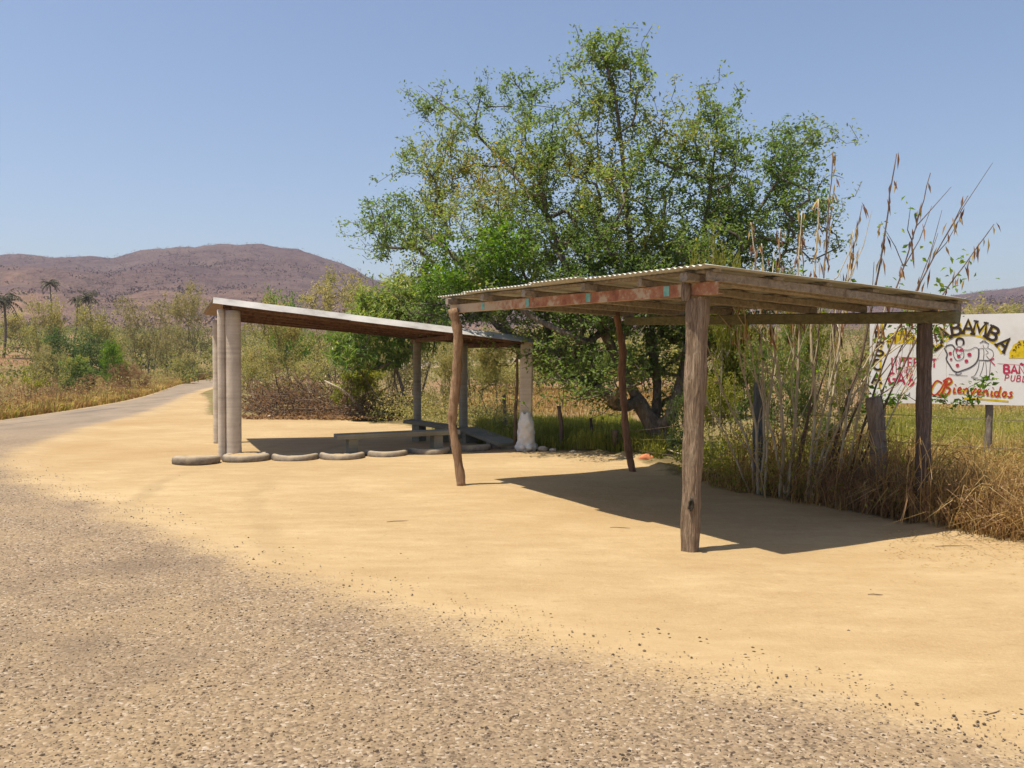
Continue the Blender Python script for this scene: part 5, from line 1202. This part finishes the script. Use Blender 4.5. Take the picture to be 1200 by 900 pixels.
def weeds(name, XY, H, mat, seed, label, per=26, leaf=.05, spread=.16):
    r = rng(seed); n = len(XY); z = ground_z(XY[:, 0], XY[:, 1]); C = []
    rep_ = np.repeat(np.arange(n), per); u = r.random(len(rep_)) ** .8
    C = np.column_stack([XY[rep_], z[rep_]]) + np.column_stack([r.normal(size=(len(rep_), 2)) * (spread * (.4 + u))[:, None], u * H[rep_]])
    tint = np.clip(.2 + .5 * u + (r.random(n)[rep_] - .5) * .6 + r.normal(size=len(rep_)) * .12, 0, 1)
    L = leaf * (.6 + .8 * r.random(len(rep_)))
    V, F, A = leaf_mesh(C, r.normal(size=C.shape) + [0, 0, .5], L, L * .5, tint, seed)
    obj(name, V, F, mat, None, {'tint': A}, kind='stuff', label=label, cat='weeds')
def arcs(name, XY, seed, mat, label, h=(.3, .8), rad=.004):
    r = rng(seed); mb = MB(); z = ground_z(XY[:, 0], XY[:, 1])
    for (x, y), zz in zip(XY, z):
        a = r.random() * 6.28; H = r.uniform(*h); L = r.uniform(.1, .8) * H; d = np.array([math.cos(a), math.sin(a), 0]); p = np.array([x, y, zz - .02])
        drop = r.uniform(-.1, .7)
        P = resample([p, p + d * L * .3 + [0, 0, H * .6], p + d * L * .75 + [0, 0, H], p + d * L * (1.2 + .4 * drop) + [0, 0, H * (1 - .6 * drop)]], 8) + r.normal(size=(8, 3)) * .012
        add_tube(mb, P, np.linspace(rad, rad * .4, 8) * r.uniform(.6, 1.5), 3, a=r.random(), cap=False)
    mb.build(name, mat, None, kind='stuff', label=label, cat='stalks')
XY = scatter(gp([(1060, 612), (1140, 628), (1330, 655), (1330, 590), (1060, 580)]), 1100, 150)
arcs('dry_stalks', XY, 151, M['grass_dry'], 'arching pale dry stalks in the right-hand grass', (.25, .75), .0045)
XY = scatter(gp([(860, 575), (960, 594), (1090, 620), (1090, 590), (980, 570), (860, 556)]), 700, 152)
arcs('bramble_stalks', XY, 153, M['grass_dry'], 'brambly dry stalks between the pale stems', (.2, .95), .005)
XY = scatter(gp([(800, 560), (860, 574), (960, 590), (1085, 614), (1085, 575), (960, 550), (800, 540)]), 420, 154); r = rng(155)
weeds('fence_weeds', XY, .15 + .6 * r.random(len(XY)), M['leaf_yellow'], 156, 'yellow-green weeds growing along the fence foot', 30, .05)
XY = scatter(gp([(1060, 600), (1330, 640), (1330, 500), (1060, 500)]), 700, 157)
weeds('field_weeds', XY, .2 + .5 * r.random(len(XY)), M['leaf_olive'], 158, 'olive weeds scattered through the right-hand grass', 22, .045)
XY = scatter(gp([(1100, 622), (1330, 655), (1330, 600), (1100, 590)]), 420, 159)
weeds('brown_weeds', XY, .12 + .35 * r.random(len(XY)), M['leaf_dry'], 160, 'withered brown weeds at the grass edge by the sand', 26, .04)
po = outC[(outC[:, 1] > 17) & (outC[:, 1] < 76)]; k = r.integers(0, len(po), 900); dd = .4 + 5 * r.random(900) ** 1.3; XY = po[k] + np.stack([-dd, r.normal(size=900) * .5], -1)
sel = fbm(XY[:, 0] * .35, XY[:, 1] * .35, 161, 3)
weeds('verge_weeds', XY[sel > .47], .3 + .8 * r.random((sel > .47).sum()), M['leaf_olive'], 162, 'olive weeds massed on the far road verge', 34, .08, .3)
weeds('dry_verge_weeds', XY[sel <= .5], .2 + .8 * r.random((sel <= .5).sum()), M['leaf_dry'], 163, 'reddish dry weeds massed on the far road verge', 30, .07, .28)
XY = scatter(gp([(436, 494), (470, 497), (600, 522), (600, 500), (480, 482), (436, 484)]), 300, 164)
weeds('lot_edge_weeds', XY, .2 + .7 * r.random(len(XY)), M['leaf_olive'], 165, 'dusty olive weeds along the back edge of the lot', 34, .06, .25)

# ------------------------------------------------------------------ brush pile
def brush():
    root = thing('brush_pile', tuple(G(352, 484)), 'low heap of cut dry brown branches behind the shelter', 'brush pile')
    q = rng(110); mb = MB(); C = []
    for i in range(420):
        px = q.uniform(286, 470); base = G(px, q.uniform(480, 491)); hmax = 1.05 * math.exp(-((px - 350) / 75) ** 2) + .25
        p = base + np.array([q.normal() * .3, abs(q.normal()) * .5, q.random() * hmax * .6]); L = q.uniform(.5, 1.5); a = q.random() * 6.28; e = q.normal() * .5 + .3
        d = np.array([math.cos(a) * math.cos(e), math.sin(a) * math.cos(e) * .7, math.sin(e)]); p2 = p + d * L; p2[2] = min(max(p2[2], .03), hmax + .3); m = (p + p2) / 2 + q.normal(size=3) * .1
        add_tube(mb, [p, m, p2], [.016, .012, .005], 4, cap=False)
        for k in range(11): C.append(p + (p2 - p) * q.random() + q.normal(size=3) * .12)
    mb.build('branches', M['stem_brown'], root, kind='stuff')
    C = np.array(C); C[:, 2] = np.abs(C[:, 2]) ; V, F, A = leaf_mesh(C, q.normal(size=C.shape), q.uniform(.06, .13, len(C)), q.uniform(.03, .07, len(C)), np.clip(.0 + .45 * q.random(len(C)), 0, 1), 111)
    obj('withered_leaves', V, F, M['leaf_dry'], root, {'tint': A}, kind='stuff')
    n = 2600; px = q.uniform(284, 470, n); py = 492 - np.abs(q.normal(size=n)) * 5
    C = np.array([G(x, y) for x, y in zip(px, py)]) + np.stack([np.zeros(n), np.zeros(n), .02 + .05 * q.random(n)], -1)
    V, F, A = leaf_mesh(C, q.normal(size=C.shape) * [1, 1, .3], .12, .07, q.random(n), 112); obj('leaf_litter', V, F, M['leaf_dry'], root, {'tint': A}, kind='stuff')
brush()

# ------------------------------------------------------------------ stones, twigs, debris
def stones():
    q = rng(120)
    def pebble_field(name, XY, size, tint, label, seed):
        r = rng(seed); n = len(XY); base = np.array([[1, 0, 0], [.31, .95, 0], [-.81, .59, 0], [-.81, -.59, 0], [.31, -.95, 0], [.1, 0, .75], [0, 0, -.6]])
        a = r.random(n) * 6.2832; sc = size[:, None, None] * (1 + .5 * (r.random((n, 7, 1)) - .5)); P = base[None] * sc * np.stack([np.ones(n), .6 + .4 * r.random(n), .5 + .35 * r.random(n)], -1)[:, None, :]
        X = P[..., 0] * np.cos(a)[:, None] - P[..., 1] * np.sin(a)[:, None]; Yp = P[..., 0] * np.sin(a)[:, None] + P[..., 1] * np.cos(a)[:, None]
        z = np.where(in_poly(XY[:, 0], XY[:, 1], road_poly), .0235, ground_z(XY[:, 0], XY[:, 1]))
        V = np.stack([X + XY[:, :1], Yp + XY[:, 1:], P[..., 2] + z[:, None]], -1).reshape(-1, 3)
        f = np.array([[i, (i + 1) % 5, 5] for i in range(5)] + [[(i + 1) % 5, i, 6] for i in range(5)]); F = (np.arange(n)[:, None, None] * 7 + f[None]).reshape(-1, 3)
        obj(name, V, F, M['stone'], None, {'tint': np.repeat(np.clip(tint, 0, 1), 7)}, kind='stuff', label=label, cat='gravel')
    n = 62000; Y = 2.3 + 10 * q.random(n) ** 1.6; X = q.uniform(-.75, .75, n) * Y; XY = np.stack([X, Y], -1)
    XY = XY[in_poly(X, Y, road_poly)]; d = dist_poly(XY[:, 0], XY[:, 1], inC[::4], False); XY = XY[q.random(len(XY)) < smooth(-.1, 1.0, d + .5 * (fbm(XY[:, 0], XY[:, 1], 5, 3) - .5))]
    n = len(XY); sz = .0034 + .0075 * q.random(n) ** 3.5
    pebble_field('road_gravel', XY, sz, np.where(q.random(n) < .38, .16 * q.random(n), .4 + .5 * q.random(n)), 'worn chippings of the road surface', 121)
    # loose dark stones along the road edge
    k = q.integers(120, len(inC), 9000); off = q.normal(size=9000) * .5; t = np.gradient(inC, axis=0); nn = nrm(np.stack([t[:, 1], -t[:, 0]], -1)); XY = inC[k] + nn[k] * off[:, None] + q.normal(size=(9000, 2)) * .15
    keep = (XY[:, 1] > 2.5) & (XY[:, 1] < 14); XY = XY[keep]; XY = XY[q.random(len(XY)) < np.where(in_poly(XY[:, 0], XY[:, 1], road_poly), .8, .10)]; n = len(XY)
    pebble_field('edge_gravel', XY, .004 + .009 * q.random(n) ** 2.4, .05 + .3 * q.random(n), 'loose dark stones along the edge of sand and road', 122)
    XY = scatter(lot_poly[2:-6], 2600, 123); XY = XY[(XY[:, 1] < 16) & ~in_poly(XY[:, 0], XY[:, 1], road_poly)]; n = len(XY)
    pebble_field('sand_grit', XY, .003 + .007 * q.random(n) ** 3, .1 + .6 * q.random(n), 'scattered grit lying on the sand', 124)
stones()
def litter():
    q = rng(130)
    # leaf bits near the grass
    n = 700; XY = np.array([G(x, y)[:2] for x, y in zip(q.uniform(1040, 1260, n), 624 + np.abs(q.normal(size=n)) * 20)]); z = ground_z(XY[:, 0], XY[:, 1]) + .006
    V, F, A = leaf_mesh(np.column_stack([XY, z]), q.normal(size=(n, 3)) * [1, 1, .12], q.uniform(.015, .05, n), .004, q.random(n), 131); obj('straw_litter', V, F, M['grass_dry'], None, {'tint': A}, kind='stuff', label='bits of straw fallen on the sand by the grass', cat='litter')
    for i, (x, y, L, a, lab) in enumerate([(466, 611, .22, .3, 'dark twig lying on the sand left of the shade'), (727, 619, .2, -.2, 'thin twig on the sand left of the near post'), (1162, 838, .16, .6, 'short twig on the sand at lower right'), (1026, 700, .10, -.1, 'small dark twig on open sand at right'), (1115, 600 + 42, .3, .1, 'twig on the sand below the dry grass')]):
        p = G(x, y); p[2] = float(ground_z(p[:1], p[1:2])[0]) + .006; d = np.array([math.cos(a), math.sin(a), 0]) * L / 2
        mb = MB(); add_tube(mb, [p - d, p - d * .3 + [0, .004, .002], p + d * .5 + [0, -.005, .001], p + d], [.0025, .0035, .003, .0012], 5); mb.build('fallen_twig', M['stem_brown'], label=lab, cat='twig', group='twigs on the sand')
    # orange lump by the tree
    c = G(757, 541.5); nu, nv = 16, 10; V = []
    for i in range(nv + 1):
        f = i / nv * math.pi
        for j in range(nu):
            a = j / nu * 6.2832; k = 1 + .12 * math.sin(3 * a + f * 2) + .08 * math.sin(5 * a - 3 * f); V.append([c[0] + .125 * k * math.sin(f) * math.cos(a), c[1] + .09 * k * math.sin(f) * math.sin(a), .055 + .07 * math.cos(f) * k])
    I = np.arange((nv + 1) * nu).reshape(nv + 1, nu); Q = np.stack([I[:-1], I[1:], np.roll(I[1:], -1, 1), np.roll(I[:-1], -1, 1)], -1).reshape(-1, 4)
    obj('clay_lump', np.array(V), Q, M['clay'], smooth_shade=True, label='rounded orange clay lump at the foot of the big tree', cat='rock')
    for i, (pts, lab) in enumerate([([(766, 533), (782, 524), (796, 530)], 'pale dead branch lying at the big tree foot'), ([(770, 520), (784, 530), (800, 540)], 'second bleached branch crossing the pale dead one')]):
        mb = MB(); add_tube(mb, resample([G(x, y + 8) + [0, 0, .10 + .05 * j] for j, (x, y) in enumerate(pts)], 10), np.linspace(.02, .008, 10), 6)
        o = mb.build('dead_branch', M['stem'], label=lab, cat='branch', group='bleached branches by the tree')
    for i, (x, y, s, lab) in enumerate([(636, 527.5, .07, 'pale stone right of the sack'), (648, 528.5, .05, 'small pale stone left of the dark fence post'), (672, 531, .045, 'small pale stone right of the dark fence post'), (318, 490, .09, 'pale stone in front of the brush pile'), (333, 489, .07, 'smaller pale stone beside the brush pile stone')]):
        c = G(x, y); q = rng(140 + i); V = []
        for ii in range(7):
            f = ii / 6 * math.pi
            for j in range(9):
                a = j / 9 * 6.2832; k = 1 + .2 * q.normal() * .6; V.append([c[0] + s * 1.4 * k * math.sin(f) * math.cos(a), c[1] + s * k * math.sin(f) * math.sin(a), s * .35 + s * .75 * math.cos(f)])
        I = np.arange(63).reshape(7, 9); Q = np.stack([I[:-1], I[1:], np.roll(I[1:], -1, 1), np.roll(I[:-1], -1, 1)], -1).reshape(-1, 4); obj('stone', np.array(V), Q, M['concrete'], label=lab, cat='stone', group='stones at the lot edge')
litter()

# ------------------------------------------------------------------ warm dusty air
Vh, Fh = box_data((0, 0, 70), (7000, 7000, 154)); Vh[:, 2] = np.where(Vh[:, 2] < 70, -6.0, 190.0)
hz = NT('haze_material'); pv = hz.n('VolumePrincipled', {'Color': (.80, .78, .86, 1), 'Density': HAZE, 'Anisotropy': .2}); hz.t.links.new(pv.outputs[0], hz.out.inputs['Volume'])
obj('haze', Vh, Fh, hz.m, None, kind='stuff', label='thin dusty haze over the plain and hills', cat='haze')
